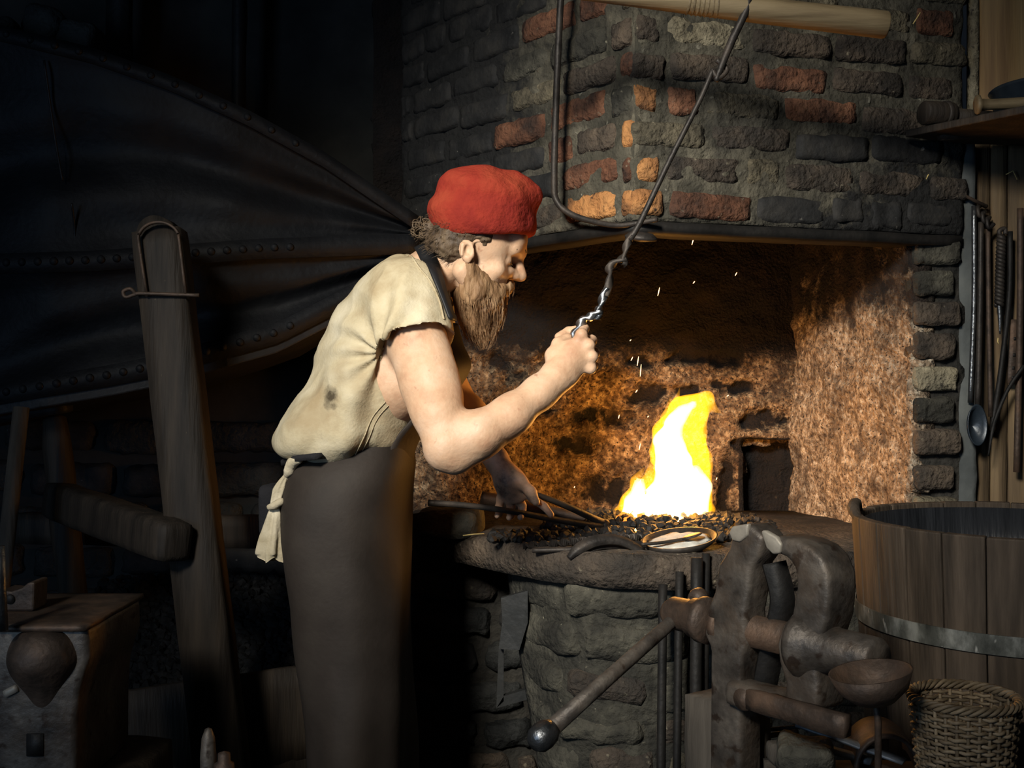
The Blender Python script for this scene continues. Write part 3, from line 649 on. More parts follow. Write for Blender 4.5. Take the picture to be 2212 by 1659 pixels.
# ================================================================== FIRE
FD = 2.93
def flame():
    fl_ = empty('forge_fire', P(1440, 1142, FD), 'bright yellow and white flame leaping from the coals on the hearth', 'fire')
    def build(h, shr, k):
        s = Sdf(P(1260, 1200, FD)-[0, .16, 0], P(1600, 780, FD)+[0, .16, 0], h)
        def ch(pts, rs, dd=0): s.chain([P(x, y, FD+d+dd) for x, y, d in pts], [max(.0015, S(r, FD)-shr) for r in rs], k)
        ch([(1440, 1128, 0), (1466, 1068, 0), (1472, 1000, 0), (1468, 940, 0), (1486, 895, .01), (1526, 868, .02), (1560, 884, .03)], [92, 62, 57, 52, 42, 22, 4])
        ch([(1372, 1125, 0), (1366, 1085, -.01), (1374, 1045, -.01), (1388, 1008, 0)], [42, 30, 16, 2])
        ch([(1500, 1110, .02), (1505, 1050, .03), (1512, 990, .03), (1508, 940, .02), (1515, 905, .02)], [36, 34, 24, 16, 7])
        ch([(1470, 900, 0), (1462, 868, -.01), (1468, 838, -.015)], [18, 10, 2.5])
        ch([(1425, 985, -.02), (1424, 935, -.02), (1444, 890, -.01)], [24, 18, 5])
        ch([(1345, 1128, 0), (1338, 1106, 0), (1352, 1076, 0)], [18, 12, 2])
        ch([(1400, 1060, .02), (1404, 1020, .02), (1412, 985, .02)], [22, 12, 2])
        ch([(1470, 905, .03), (1500, 880, .04), (1506, 850, .045)], [20, 12, 2])
        ch([(1440, 905, -.03), (1450, 880, -.03), (1448, 858, -.03)], [16, 9, 2])
        ch([(1520, 1128, 0), (1530, 1100, 0), (1524, 1075, .01)], [18, 14, 4])
        s.half(P(0, 1146, FD), (0, 0, -1))
        return s.mesh(2)
    v, q = build(.004, 0, .008)
    v = v+np.stack([noise3(v, 19, 5)*.013+noise3(v, 45, 2)*.004, noise3(v, 22, 15)*.013, noise3(v, 16, 9)*.012], 1)*np.clip((v[:, 2:]-P(0, 1130, FD)[2])/.08, 0, 1)
    add('flame_envelope', v, q, M['flame_mid'], fl_)
    s = Sdf(P(1260, 1200, FD)-[0, .16, 0], P(1600, 780, FD)+[0, .16, 0], .0045)
    def ch(pts, rs): s.chain([P(x, y, FD-.012+d) for x, y, d in pts], [S(r, FD) for r in rs], .008)
    ch([(1436, 1122, 0), (1464, 1062, 0), (1456, 1004, -.01), (1442, 950, -.02), (1460, 905, -.01), (1500, 872, .01)], [74, 44, 32, 20, 11, 2])
    ch([(1374, 1122, 0), (1374, 1085, 0), (1384, 1036, 0)], [28, 16, 2])
    ch([(1490, 1110, 0), (1504, 1050, .01), (1500, 1010, .01)], [30, 22, 3])
    s.half(P(0, 1145, FD), (0, 0, -1))
    v, q = s.mesh(2)
    nh = vnormals(v, q); hv = v+nh*.010; hv = hv+np.stack([noise3(hv, 30, 5)*.009, noise3(hv, 26, 15)*.008, noise3(hv, 20, 9)*.006], 1)*np.clip((hv[:, 2:]-P(0, 1130, FD)[2])/.08, 0, 1); add('flame_heart', hv, q, M['flame_hot'], fl_)
    v = v+np.stack([noise3(v, 26, 5)*.007, noise3(v, 26, 15)*.008, noise3(v, 18, 9)*.004], 1)*np.clip((v[:, 2:]-P(0, 1130, FD)[2])/.08, 0, 1)
    add('flame_core', v, q, M['flame_core'], fl_)
    for (x, y, hgt, d) in ((1318, 1128, 26, 0), (1300, 1140, 14, 0), (1548, 1128, 16, -.02), (1562, 1136, 10, -.03), (1425, 1148, 14, -.09), (1475, 1150, 18, -.1)):
        a = P(x, y, FD+d); v, f = tube(smoothpath([a, a+[S(4, FD), 0, S(hgt*.6, FD)], a+[S(-3, FD), 0, S(hgt, FD)]], 5), [S(8, FD), S(6, FD), S(1, FD)], 8)
        add('flame_tongue', v, f, M['flame_wisp'], fl_)
flame()

def lumps(name, pts, rmin, rmax, mat_, rnd):
    """many angular lumps joined"""
    base_v = np.array([(1, 0, 0), (-1, 0, 0), (0, 1, 0), (0, -1, 0), (0, 0, 1), (0, 0, -1)] + [(a*.62, b*.62, c*.62) for a in (-1, 1) for b in (-1, 1) for c in (-1, 1)], float)
    import bmesh
    bm = bmesh.new(); [bm.verts.new(v) for v in base_v]; bmesh.ops.convex_hull(bm, input=list(bm.verts)); bm.verts.ensure_lookup_table(); bm.verts.index_update()
    bv = np.array([v.co[:] for v in bm.verts]); bf = [tuple(v.index for v in f.verts) for f in bm.faces]; bm.free()
    parts = []
    for p in pts:
        r = rnd.uniform(rmin, rmax); sc = np.array([rnd.uniform(.7, 1.3) for _ in range(3)])*r
        q = bv*(1+np.array([[rnd.uniform(-.28, .28) for _ in range(3)] for _ in bv]))*sc
        a = rnd.uniform(0, 6.28); c, s_ = math.cos(a), math.sin(a); b = rnd.uniform(0, 6.28); c2, s2 = math.cos(b), math.sin(b)
        q = q@np.array([[c, -s_, 0], [s_, c, 0], [0, 0, 1]])@np.array([[1, 0, 0], [0, c2, -s2], [0, s2, c2]])
        parts.append((q+p, bf))
    return join(parts)
rnd = random.Random(3); pts = []; emb = []
fc = P(1440, 1142, FD)
for i in range(900):
    a = rnd.uniform(0, 6.283); rr = math.sqrt(rnd.random()); x = fc[0]+.30*rr*math.cos(a)+(-.03); y = fc[1]+.26*rr*math.sin(a)-.03
    z = HT+.005+.035*max(0, 1-rr)**.7+rnd.uniform(0, .012)
    (emb if rr < .42 and rnd.random() < .35 else pts).append(np.array([x, y, z]))
for i in range(160): pts.append(np.array([rnd.uniform(-.05, .22), rnd.uniform(2.66, 2.80), HT+rnd.uniform(.002, .010)]))
v, f = lumps('coal', pts, .006, .014, None, rnd); tag(add('hearth_coal', v, f, M['coal'], None, False), 'black coals heaped around the flame on the hearth', 'coal', kind='stuff')
v, f = lumps('coal', emb, .006, .011, None, rnd); tag(add('glowing_embers', v, f, M['ember'], None, False), 'glowing orange embers under the flame', 'embers', kind='stuff')
sparks = [(1423, 630, 4, 18), (1497, 520, 5, 18), (1625, 518, 8, 10), (1499, 610, 4, 5), (1590, 592, 4, 7), (1378, 780, 3, 20), (1384, 800, 2, 26), (1375, 845, 4, 6), (1362, 735, 3, 3), (1337, 900, 2, 8), (1400, 900, 3, 3), (1572, 855, 4, 3), (1382, 965, 3, 14), (1548, 1034, 2, 5), (1241, 1052, 2, 3), (1365, 775, 4, 8)]
for x, y, dx, dy in sparks:
    D = FD-.15+.1*random.random(); a, b = P(x-dx*.5, y+dy*.5, D), P(x+dx*.5, y-dy*.5, D)
    v, f = tube([a, (a+b)/2, b], [.0006, .0012, .0006], 5)
    tag(add('spark', v, f, M['spark']), 'tiny glowing spark flying above the forge fire', 'spark', 'sparks above the fire')

# ---- things on the hearth
def rod_thing(name, label, cat, pts, r, m, n=8, prof=None, twist=0, seg=10, group=None, up=None):
    v, f = tube(smoothpath(pts, n), r, seg, prof, twist, up=up); o = add(name, v, f, M[m]); tag(o, label, cat, group)
    if prof is not None:
        o.data.polygons.foreach_set('use_smooth', [False]*len(o.data.polygons))
    return o
# tongs held by the far hand
tg = empty('blacksmith_tongs', P(1300, 1140, 2.72), 'long dark iron tongs in the lower hand reaching into the fire', 'tongs')
v, f = tube(smoothpath([P(925, 1086, 2.60), P(1010, 1092, 2.62), P(1100, 1104, 2.655), P(1210, 1124, 2.72), P(1300, 1137, 2.78), P(1345, 1136, 2.84)], 8), [.0075, .007, .007, .008, .010, .007], 10); add('rein', v, f, M['iron'], tg)
v, f = tube(smoothpath([P(1092, 1055, 2.72), P(1150, 1066, 2.72), P(1230, 1096, 2.74), P(1310, 1132, 2.79), P(1355, 1138, 2.85)], 8), [.0065, .007, .008, .010, .007], 10); add('rein', v, f, M['iron'], tg)
v, f = lathe([(0, -.012), (.012, -.012), (.012, .012), (0, .012)], P(1305, 1135, 2.785), (0, -1, .4), 14); add('rivet', v, f, M['iron'], tg)
rod_thing('iron_bar', 'thick dark bar lying on the hearth behind the tongs', 'bar', [P(1040, 1075, 2.86), P(1120, 1090, 2.85), P(1290, 1128, 2.84)], [.017, .016, .013], 'iron_rust')
rod_thing('twisted_bar', 'twisted iron bar lying along the front of the hearth', 'bar', [P(1130, 1178, 2.62), P(1220, 1172, 2.60), P(1300, 1164, 2.62), P(1400, 1160, 2.66)], .0085, 'iron', 24, flat(1.0, .45), 38)
rod_thing('iron_bar', 'short plain bar beside the twisted bar on the hearth', 'bar', [P(1150, 1189, 2.57), P(1230, 1187, 2.56), P(1330, 1182, 2.57)], .006, 'iron')
# fire shovel pan with white ash and a spoon in it
PD = 2.575; pc = P(1468, 1180, PD)
pan = empty('ash_pan', pc-[0, 0, .01], 'shallow iron pan heaped with white ash at the hearth edge', 'pan')
pr = [(.0, .0), (.062, .0), (.078, .010), (.088, .024), (.084, .024), (.074, .012), (.06, .006), (0, .006)]
v, f = lathe(pr, (0, 0, 0), (0, 0, 1), 40); v = v*[1, .9, 1]+pc+[0, 0, -.004]; v[:, 2] += (v[:, 0]-pc[0])*.12+(v[:, 1]-pc[1])*.16; add('bowl', v, f, M['iron'], pan)
v, f = lathe([(.0, .022), (.03, .0215), (.055, .018), (.075, .012), (.0, .008)], (0, 0, 0), (0, 0, 1), 40); v = v*[1, .9, 1]; v[:, 2] += noise3(v, 45, 3)*.006; v = v+pc+[0, 0, -.001]; v[:, 2] += (v[:, 0]-pc[0])*.12+(v[:, 1]-pc[1])*.16; add('ash', v, f, M['ash'], pan)
v, f = tube(smoothpath([P(1390, 1192, 2.555), P(1340, 1168, 2.55), P(1290, 1168, 2.54), P(1250, 1186, 2.53), P(1228, 1206, 2.525)], 8), [.010, .011, .013, .013, .006], 8, flat(1, .35), up=(0, .5, 1)); add('handle', v, f, M['iron'], pan)
sp = empty('iron_spoon', P(1490, 1172, 2.57), 'small flat iron spoon lying across the ash in the pan', 'spoon')
v, f = lathe([(0, .004), (.02, .005), (.026, .002), (.02, 0), (0, -.001)], (0, 0, 0), (0, 0, 1), 22); v = v*[1, .8, 1]@np.array([[.96, 0, .28], [0, 1, 0], [-.28, 0, .96]])+P(1495, 1160, 2.54); add('bowl', v, f, M['iron'], sp)
v, f = tube(smoothpath([P(1480, 1164, 2.54), P(1430, 1172, 2.53), P(1385, 1176, 2.525)], 6), .004, 8); add('handle', v, f, M['iron'], sp)
rod_thing('flat_strip', 'flat iron strip curving beneath the ash pan', 'strip', [P(1235, 1210, 2.53), P(1290, 1180, 2.55), P(1400, 1176, 2.60), P(1480, 1160, 2.66)], .009, 'iron', 8, flat(1, .25), up=(0, .4, 1))
# straw bits
for i, (x0, y0, x1, y1, D) in enumerate([(1000, 1157, 1046, 1153, 2.78), (893, 1532, 891, 1585, 2.92), (888, 1440, 882, 1452, 2.92)]):
    v, f = tube([P(x0, y0, D), P((x0+x1)/2+1, (y0+y1)/2-1, D), P(x1, y1, D)], .0016, 6)
    tag(add('straw', v, f, M['straw']), ['pale straw lying on the stone block at the hearth', 'long pale straw stuck to the dark brick jamb', 'short straw on the jamb above the longer one'][i], 'straw')

# ---- rods leaning on the forge front
for i, (x0, x1, D, r, yt) in enumerate([(1432, 1428, 2.40, .010, 1262), (1468, 1462, 2.42, .009, 1235), (1505, 1502, 2.40, .013, 1205), (1525, 1520, 2.43, .009, 1195)]):
    a = P(x0, yt, D+.03); b = P(x1, 1659, D-.02); d = (b-a)/(a[2]-b[2]); b = a+d*(a[2]-.004)
    rod_thing('leaning_rod', ['short black rod leaning on the forge front by the lever', 'thin black rod leaning second along the forge front', 'thickest black rod leaning on the forge front', 'tallest thin black rod leaning behind the vise'][i], 'rod', [a, (a+b)/2, b], r, 'black_iron', 4, group='rods leaning on the forge')

# ================================================================== PULL POLE, CHAIN AND HANGING ROD
pole = empty('bellows_pole', P(1600, 40, 2.3), 'round wooden bellows pole slung across the brick hood, cord wound round it', 'pole')
a, b = P(1000, -52, 2.24), P(1915, 54, 2.3)
v, f = tube(smoothpath([a, a*.5+b*.5, b], 12), [.017, .021, .026, .028], 20); o = add('shaft', v, f, M['wood_pole'], pole); bevel(o, .004)
for k in range(7):
    t = .525+.011*k; c = a+(b-a)*t; d = norm(b-a); v, f = lathe([(.0225, -.0045), (.0265, 0), (.0225, .0045)], c, d+[0, 0, random.uniform(-.1, .1)], 20); add('cord_turn', v, f, M['wood_pole'], pole)
pc_ = empty('pull_chain', P(1250, 720, 2.33), 'dark iron pull rod and twisted links hanging from pole to raised hand', 'chain')
v, f = tube(smoothpath([P(1622, -15, 2.262), P(1612, 22, 2.262), P(1580, 90, 2.275), P(1556, 150, 2.285), P(1548, 172, 2.285), P(1562, 160, 2.29)], 8), [.006, .008, .0085, .007, .006, .005], 10); add('hook', v, f, M['iron'], pc_)
v, f = tube(smoothpath([P(1548, 130, 2.290), P(1570, 150, 2.29), P(1552, 168, 2.285), P(1538, 150, 2.285)], 8), .0055, 8); add('eye', v, f, M['iron'], pc_)
v, f = tube(smoothpath([P(1540, 150, 2.285), P(1510, 220, 2.287), P(1440, 360, 2.3), P(1383, 480, 2.31), P(1360, 518, 2.315)], 8), [.0055, .0055, .006, .0065, .007], 10); add('rod', v, f, M['iron'], pc_)
def chain_link(pts, r=.006, m='iron', n=14, tw=7):
    v, f = tube(smoothpath(pts, n), r, 8, flat(1.25, .62), tw); add('link', v, f, M[m], pc_)
chain_link([P(1366, 505, 2.315), P(1352, 535, 2.315), P(1348, 565, 2.317), P(1352, 572, 2.32)])
chain_link([P(1352, 556, 2.317), P(1330, 566, 2.318), P(1316, 580, 2.32), P(1318, 600, 2.322), P(1308, 640, 2.325)], .0065)
chain_link([P(1312, 622, 2.325), P(1300, 650, 2.326), P(1293, 676, 2.328), P(1290, 690, 2.33)], .0068, 'steel_dk')
chain_link([P(1296, 668, 2.328), P(1280, 682, 2.33), P(1262, 690, 2.332), P(1246, 712, 2.336), P(1234, 745, 2.340), P(1226, 790, 2.342), P(1222, 822, 2.342)], .0072, 'steel', 10, 16)
hr = empty('hanging_rod', P(1215, 455, 2.66), 'thin plain iron rod hanging down the hood and hooked under its edge', 'rod')
v, f = tube(smoothpath([P(1216, -80, 2.62), P(1208, 60, 2.64), P(1201, 230, 2.66), P(1197, 390, 2.67), P(1203, 435, 2.67), P(1232, 462, 2.655), P(1280, 478, 2.62), P(1340, 487, 2.57), P(1420, 474, 2.53)], 10), [.0085, .0085, .0075, .006], 10); add('rod', v, f, M['iron'], hr)
v, f = lathe([(0, .012), (.025, .010), (.038, 0), (.036, -.006), (0, -.012)], P(1385, 512, 2.535), (.1, -.2, 1), 24); add('foot', v, f, M['iron'], hr)

# ================================================================== LEG VISE
VA = np.array([.602, -.799, 0.]); VB = np.array([.799, .602, 0.]); V0 = np.array([.319, 2.05, .773])
EYEP = np.array([0, 0, EYE])
def onplane(px, py, b0):
    d = np.array([(px-CX)/F, 1, -(py-CY)/F]); t = (np.dot(V0, VB)+b0-np.dot(EYEP, VB))/np.dot(d, VB); return EYEP+d*t
vise = empty('leg_vise', (V0[0]+.1, V0[1]-.1, 0), 'heavy worn iron leg vise with a long lever on a wooden post', 'vise')
def jaw(name, pts, b0, wd, m='iron_vise', bv=.010):
    poly = [onplane(x, y, b0) for x, y in pts]; v, f = prism(poly, VB*wd); o = add(name, v, f, M[m], vise, True); bevel(o, bv, 3, 30); return o
jaw('fixed_jaw', [(1578, 1152), (1592, 1136), (1618, 1132), (1650, 1160), (1640, 1200), (1622, 1225), (1617, 1275), (1608, 1325), (1612, 1390), (1600, 1420), (1598, 1700), (1530, 1700), (1532, 1400), (1518, 1370), (1528, 1310), (1540, 1280), (1550, 1220), (1572, 1185)], -.03, .06)
jaw('jaw_face', [(1573, 1150), (1580, 1137), (1616, 1131), (1614, 1158), (1596, 1172), (1580, 1168)], -.034, .012, 'iron_tip', .004)
jaw('moving_jaw', [(1650, 1160), (1680, 1160), (1722, 1168), (1752, 1182), (1776, 1206), (1790, 1245), (1791, 1290), (1786, 1338), (1776, 1368), (1766, 1400), (1762, 1440), (1768, 1480), (1764, 1540), (1690, 1530), (1694, 1478), (1680, 1430), (1676, 1392), (1688, 1352), (1708, 1326), (1718, 1270), (1716, 1232), (1700, 1206), (1676, 1196)], -.03, .075)
jaw('jaw_face', [(1642, 1147), (1650, 1145), (1676, 1160), (1688, 1176), (1684, 1196), (1668, 1198), (1654, 1184)], -.034, .012, 'iron_tip', .004)
def vl(name, prof, s0=0, m='iron_vise', seg=32):
    v, f = lathe(prof, V0+VA*s0, VA, seg); o = add(name, v, f, M[m], vise); return o
vl('screw_box', [(.0, .085), (.034, .085), (.034, .10), (.028, .10), (.028, .235), (0, .235)], 0, 'iron_rust')
vl('box_collar', [(0, .265), (.052, .265), (.058, .275), (.058, .285), (.048, .30), (.046, .305), (.036, .335), (.034, .41), (.030, .415), (0, .415)])
vl('screw_head', [(0, -.045), (.022, -.043), (.030, -.030), (.031, .020), (.036, .024), (.036, .040), (.042, .045), (.042, .062), (0, .062)], 0, 'iron_rust')
h0, h1 = V0-VA*.012, P(1178, 1585, 1.85); hd = norm(h1-h0)
v, f = tube([h0-hd*.05, h0+hd*.05, h0+hd*.2, h1], [.0125, .0125, .013, .0155], 16); add('lever', v, f, M['iron_vise'], vise)
v, f = lathe([(0, -.028), (.016, -.024), (.022, -.014), (.024, 0), (.022, .014), (.013, .024), (0, .026)], h1+hd*.006, hd, 24); add('lever_knob', v, f, M['steel_dk'], vise)
v, f = lathe([(0, -.016), (.016, -.014), (.02, 0), (.016, .012), (0, .014)], h0-hd*.055, hd, 18); add('lever_knob', v, f, M['iron_rust'], vise)
# spring, knuckle and clamp below
v, f = tube(smoothpath([onplane(1672, 1215, .01), onplane(1690, 1300, .012), onplane(1668, 1400, .015), onplane(1650, 1490, .02)], 8), .02, 8, flat(.3, 1.0)); add('spring', v, f, M['black_iron'], vise)
v, f = rbox(onplane(1640, 1505, -.02), [VA, VB, (0, 0, 1)], (.055, .03, .022), .01, (8, 4, 4), .004); add('knuckle', v, f, M['iron_vise'], vise)
v, f = lathe([(0, -.02), (.018, -.016), (.022, 0), (.018, .02), (0, .02)], onplane(1615, 1508, -.035), VB, 16); add('knuckle_bolt', v, f, M['iron_rust'], vise)
v, f = rbox(onplane(1720, 1538, -.045), [VA, VB, (0, 0, 1)], (.10, .012, .018), .005, (8, 2, 2), .002); add('clamp_bar', v, f, M['iron_rust'], vise)
pt = onplane(1574, 1545, 0)
v, f = rbox((pt[0]+.005, pt[1]+.035, .32), [(0, 0, 1), VA, VB], (.32, .06, .05), .008, (14, 4, 4), .005); add('post', v, f, M['wood_bench'], vise)

# ---- iron bowl on a stem in front of the screw
lad = empty('iron_bowl', P(1895, 1560, 1.62), 'rusty half-round iron bowl on a thin stem before the vise screw', 'bowl')
bc = P(1880, 1450, 1.62); ax = norm([-.17, -.02, 1])
v, f = lathe([(.0, -.050), (.030, -.044), (.050, -.026), (.060, 0), (.057, .0), (.047, -.024), (.028, -.040), (0, -.046)], bc, ax, 40); add('bowl', v, f, M['iron_rust'], lad)
v, f = tube([bc-ax*.047, P(1897, 1560, 1.63), P(1897, 1600, 1.63)*[1, 1, 0]+[0, 0, .552]], .005, 10); add('stem', v, f, M['iron_rust'], lad)

# ---- bench slab the small things lie on
bench = empty('work_bench', (.62, 1.82, 0), 'low rough wooden bench under the basket and blades', 'bench')
v, f = rbox((.68, 1.745, .525), [(1, -.06, 0), (.06, 1, 0), (0, 0, 1)], (.255, .185, .022), .008, (16, 12, 2), .006, 7); add('top', v, f, M['wood_bench'], bench)
for x, y in ((.47, 1.62), (.88, 1.60), (.90, 1.87), (.48, 1.88)):
    v, f = rbox((x, y, .252), [(0, 0, 1), (1, 0, 0), (0, 1, 0)], (.254, .03, .03), .006, (6, 2, 2), .004); add('leg', v, f, M['wood_bench'], bench)
BT = .549
def strip(name, label, cat, a, b, wd, th, m, lift):
    a = np.array(a); b = np.array(b); a[2] += lift; b[2] += lift; d = norm(b-a); s_ = np.cross(d, [0, 0, 1])
    v, f = rbox((a+b)/2, [d, s_, np.cross(s_, d)], (np.linalg.norm(b-a)/2, wd, th), th*.6, (10, 2, 2), .001); tag(add(name, v, f, M[m]), label, cat)
def bp(px, py, z=BT):
    D = (EYE-z)*F/(py-CY); return P(px, py, D)
strip('flat_steel_bar', 'long grey steel blade lying across the bench', 'blade', bp(1722, 1568, BT+.05), bp(1955, 1650, BT+.02), .013, .003, 'steel_strip', .004)
strip('flat_steel_bar', 'short bluish steel bar under the long blade', 'blade', bp(1735, 1608, BT+.02), bp(1885, 1650, BT+.01), .011, .005, 'steel_strip', .004)
rod_thing('iron_rod', 'thin round iron rod lying behind the blades on the bench', 'rod', [bp(1640, 1578, BT+.03), bp(1730, 1570, BT+.03), bp(1822, 1564, BT+.03)], .004, 'iron')
rod_thing('iron_rod', 'brown-tipped short iron rod on the bench nearest the post', 'rod', [bp(1632, 1594, BT+.02), bp(1680, 1586, BT+.02), bp(1722, 1580, BT+.02)], .005, 'iron_rust')
# bent iron saddle plate
def saddle():
    c = bp(1905, 1640, BT+.005); V_ = []; n = 20
    for k in range(n+1):
        a = math.pi*k/n; x = math.cos(a)*.058; z = math.sin(a)*.055
        for y in np.linspace(-.05, .06, 6): V_.append(c+np.array([x*.9+.12*y, y, z+.003*math.sin(y*60)]))
    i = (np.arange(n)[:, None]*6+np.arange(5)[None, :]).ravel(); Q = np.stack([i, i+1, i+7, i+6], 1)
    o = add('bent_plate', np.array(V_), Q, M['iron_rust']); solid(o, .006, 0); tag(o, 'rusty iron plate bent into an arch beside the basket', 'plate')
saddle()
v, f = rbox(bp(1735, 1668, BT)+[0, 0, .026], [(1, -.3, 0), (.3, 1, 0), (0, 0, 1)], (.048, .04, .03), .022, (7, 6, 5), .012, 14); tag(add('rough_stone', v, f, M['stone']), 'rough grey stone lump under the blades on the bench', 'stone')
v, f = rbox(bp(1690, 1652, BT)+[0, 0, .02], [(1, .3, 0), (-.3, 1, 0), (0, 0, 1)], (.022, .03, .02), .012, (6, 5, 4), .008, 14); tag(add('wood_scrap', v, f, M['wood_bench']), 'small scrap of wood beside the vise post', 'wood')

# ---- wicker basket
def basket():
    D = 1.71; rim = P(2083, 1512, D); z1 = rim[2]; z0 = BT; cx, cy = rim[0], D
    b = empty('wicker_basket', (cx, cy, z0), 'small round woven wicker basket on the bench', 'basket')
    rad = lambda z: .061+(.078-.061)*(z-z0)/(z1-z0)
    ns = 30
    for k in range(ns):
        a = 2*math.pi*k/ns; pts = [(cx+rad(z)*math.cos(a), cy+rad(z)*math.sin(a), z) for z in np.linspace(z0, z1+.002, 5)]
        v, f = tube(pts, .0028, 6); add('stake', v, f, M['wicker'], b)
    nr = 24
    for r_ in range(nr):
        z = z0+.004+(z1-z0-.012)*r_/(nr-1); pts = []
        for k in range(121):
            a = 2*math.pi*k/120; rr = rad(z)+.0032*math.cos(a*ns/2+math.pi*(r_ % 2)); pts.append((cx+rr*math.cos(a), cy+rr*math.sin(a), z+.0012*math.sin(a*3+r_*1.7)+.0006*math.sin(a*ns)))
        v, f = tube(pts, .0027+.0005*random.random(), 6, cap=False); add('weaver', v, f, M['wicker'], b)
    for j in range(4):
        pts = []
        for k in range(97):
            a = 2*math.pi*k/96; t = a*10+j*math.pi/2; rr = rad(z1)+.005*math.cos(t); pts.append((cx+rr*math.cos(a), cy+rr*math.sin(a), z1+.004+.005*math.sin(t)))
        v, f = tube(pts, .0033, 6, cap=False); add('rim_strand', v, f, M['wicker'], b)
    v, f = lathe([(0, .003), (.058, .003), (.058, .0), (0, 0)], (cx, cy, z0), (0, 0, 1), 24); add('bottom', v, f, M['wicker'], b)
basket()
v, f = rbox(P(2192, 1620, 1.80), [(.3, .2, 1), (1, 0, -.3), (0, 1, 0)], (.045, .018, .018), .012, (6, 4, 4), .004); tag(add('wood_block', v, f, M['wood_bench']), 'dark worn wooden block behind the wicker basket', 'wood')

# ---- slack tub
def tub():
    c = np.array([1.03, 2.25, 0]); zt = .928; t = empty('slack_tub', c, 'big round wooden slack tub with an iron hoop beside the forge', 'tub')
    rt, rb = .328, .272; ns = 26; th = .022
    for k in range(ns):
        a0, a1 = 2*math.pi*k/ns+.003, 2*math.pi*(k+1)/ns-.003; top = zt+random.uniform(-.002, .0015)
        V_ = []
        for z in np.linspace(0.0, top, 7):
            r = rb+(rt-rb)*z/zt
            for rr in (r, r-th):
                for a in np.linspace(a0, a1, 4): V_.append(c+np.array([rr*math.cos(a), rr*math.sin(a), z]))
        Fc = []; m = 8
        ring = [0, 1, 2, 3, 7, 6, 5, 4]
        for i in range(6):
            for q in range(8):
                x, y = ring[q], ring[(q+1) % 8]; Fc.append((i*m+x, i*m+y, (i+1)*m+y, (i+1)*m+x))
        Fc.append(tuple(reversed(ring))); Fc.append(tuple(6*m+q for q in ring))
        o = add('stave', np.array(V_), Fc, M['wood_tub'], t, False); bevel(o, .003, 2, 40)
    for z, h in ((.735, .036), (.17, .036)):
        r0 = rb+(rt-rb)*(z-h/2)/zt; r1 = rb+(rt-rb)*(z+h/2)/zt
        v, f = lathe([(r0+.0015, z-h/2), (r0+.005, z-h/2), (r1+.005, z+h/2), (r1+.0015, z+h/2), (r0+.0015, z-h/2)], c, (0, 0, 1), 150); f = [q for q in f if len(q) == 4]; add('hoop', v, f, M['hoop'], t, False)
    v, f = lathe([(0, 0), (rt-th-.013, 0), (rt-th-.013, .02), (0, .02)], c+[0, 0, .70], (0, 0, 1), 60); add('water', v, f, M['water'], t)
    v, f = lathe([(rt-th-.017, .69), (rt-th-.003, .917)], c, (0, 0, 1), 80); f = [tuple(reversed(q)) for q in f if len(q) == 4]; solid(add('wet_lining', v, f, M['wood_tub_in'], t), .002, 0)
    v, f = lathe([(0, 0), (rb-th, 0), (rb-th, .02), (0, .02)], c+[0, 0, .02], (0, 0, 1), 40); add('bottom', v, f, M['wood_tub'], t)
    # broken ear on the rim
    a = math.radians(170); e = c+np.array([(rt-.01)*math.cos(a), (rt-.01)*math.sin(a), zt])
    v, f = tube(smoothpath([e+[-.004, -.02, -.008], e+[-.002, .02, .012], e+[.016, .06, .018], e+[.03, .075, .0]], 5), [.008, .014, .012, .005], 8); add('rim_splinter', v, f, M['wood_tub'], t)
tub()

# ================================================================== SHELF, TOP RIGHT
SZ = 1.822
shelf = empty('wall_shelf', (1.3, 2.7, SZ), 'rough wooden shelf fixed to the plank wall above the tools', 'shelf')
pl = [(P(1955, 0, 2.72)[0], 2.72), (P(2212, 0, 2.48)[0], 2.48), (1.5, 2.48), (1.5, 2.842), (1.15, 2.80)]
v, f = prism([(x, y, SZ-.018) for x, y in pl], (0, 0, .018)); o = add('board', v, f, M['wood_dk'], shelf, False); bevel(o, .003)
v, f = tube([P(2030, 293, 2.70), P(2110, 290, 2.74), P(2212, 282, 2.79)], .012, 10); add('peg', v, f, M['wood_dk'], shelf)
ml = empty('wooden_mallet', (1.0, 2.7, SZ), 'round-headed wooden mallet with dark band lying on the shelf', 'mallet')
mc = np.array([P(1987, 0, 2.69)[0], 2.67, SZ+.030]); md = norm([.9, .22, 0])
v, f = lathe([(0, 0), (.026, 0), (.029, .004), (.029, .075), (.027, .08), (0, .08)], mc, md, 24); add('head', v, f, M['wood_dk'], ml)
v, f = lathe([(.0295, .055), (.0315, .057), (.0315, .066), (.0295, .068)], mc, md, 24); add('band', v, f, M['iron'], ml)
v, f = lathe([(0, .08), (.020, .08), (.018, .2), (0, .2)], mc-[0, 0, .004], md, 16); add('handle', v, f, M['wood_dk'], ml)
hn = empty('turned_handle', (1.2, 2.55, SZ), 'turned wooden handle with flat round end lying at shelf front', 'handle')
hc = np.array([P(2128, 0, 2.52)[0], 2.575, SZ+.024]); hd2 = norm([1, -.12, .02])
v, f = lathe([(0, 0), (.018, 0), (.023, .003), (.023, .009), (.014, .014), (.0125, .03), (.0135, .14), (.012, .2), (0, .2)], hc, hd2, 20); add('shaft', v, f, M['wood_pole'], hn)
# dark pan leaning on the wall
pb = empty('enamel_basin', (1.25, 2.7, SZ), 'dark blue-black round metal basin standing on the shelf', 'basin')
bcx = np.array([1.315, 2.70, SZ+.002])
v, f = lathe([(0, 0), (.118, 0), (.128, .01), (.140, .088), (.146, .092), (.142, .096), (.135, .09), (.122, .012), (0, .006)], bcx, (0, 0, 1), 48); add('bowl', v, f, M['enamel'], pb)

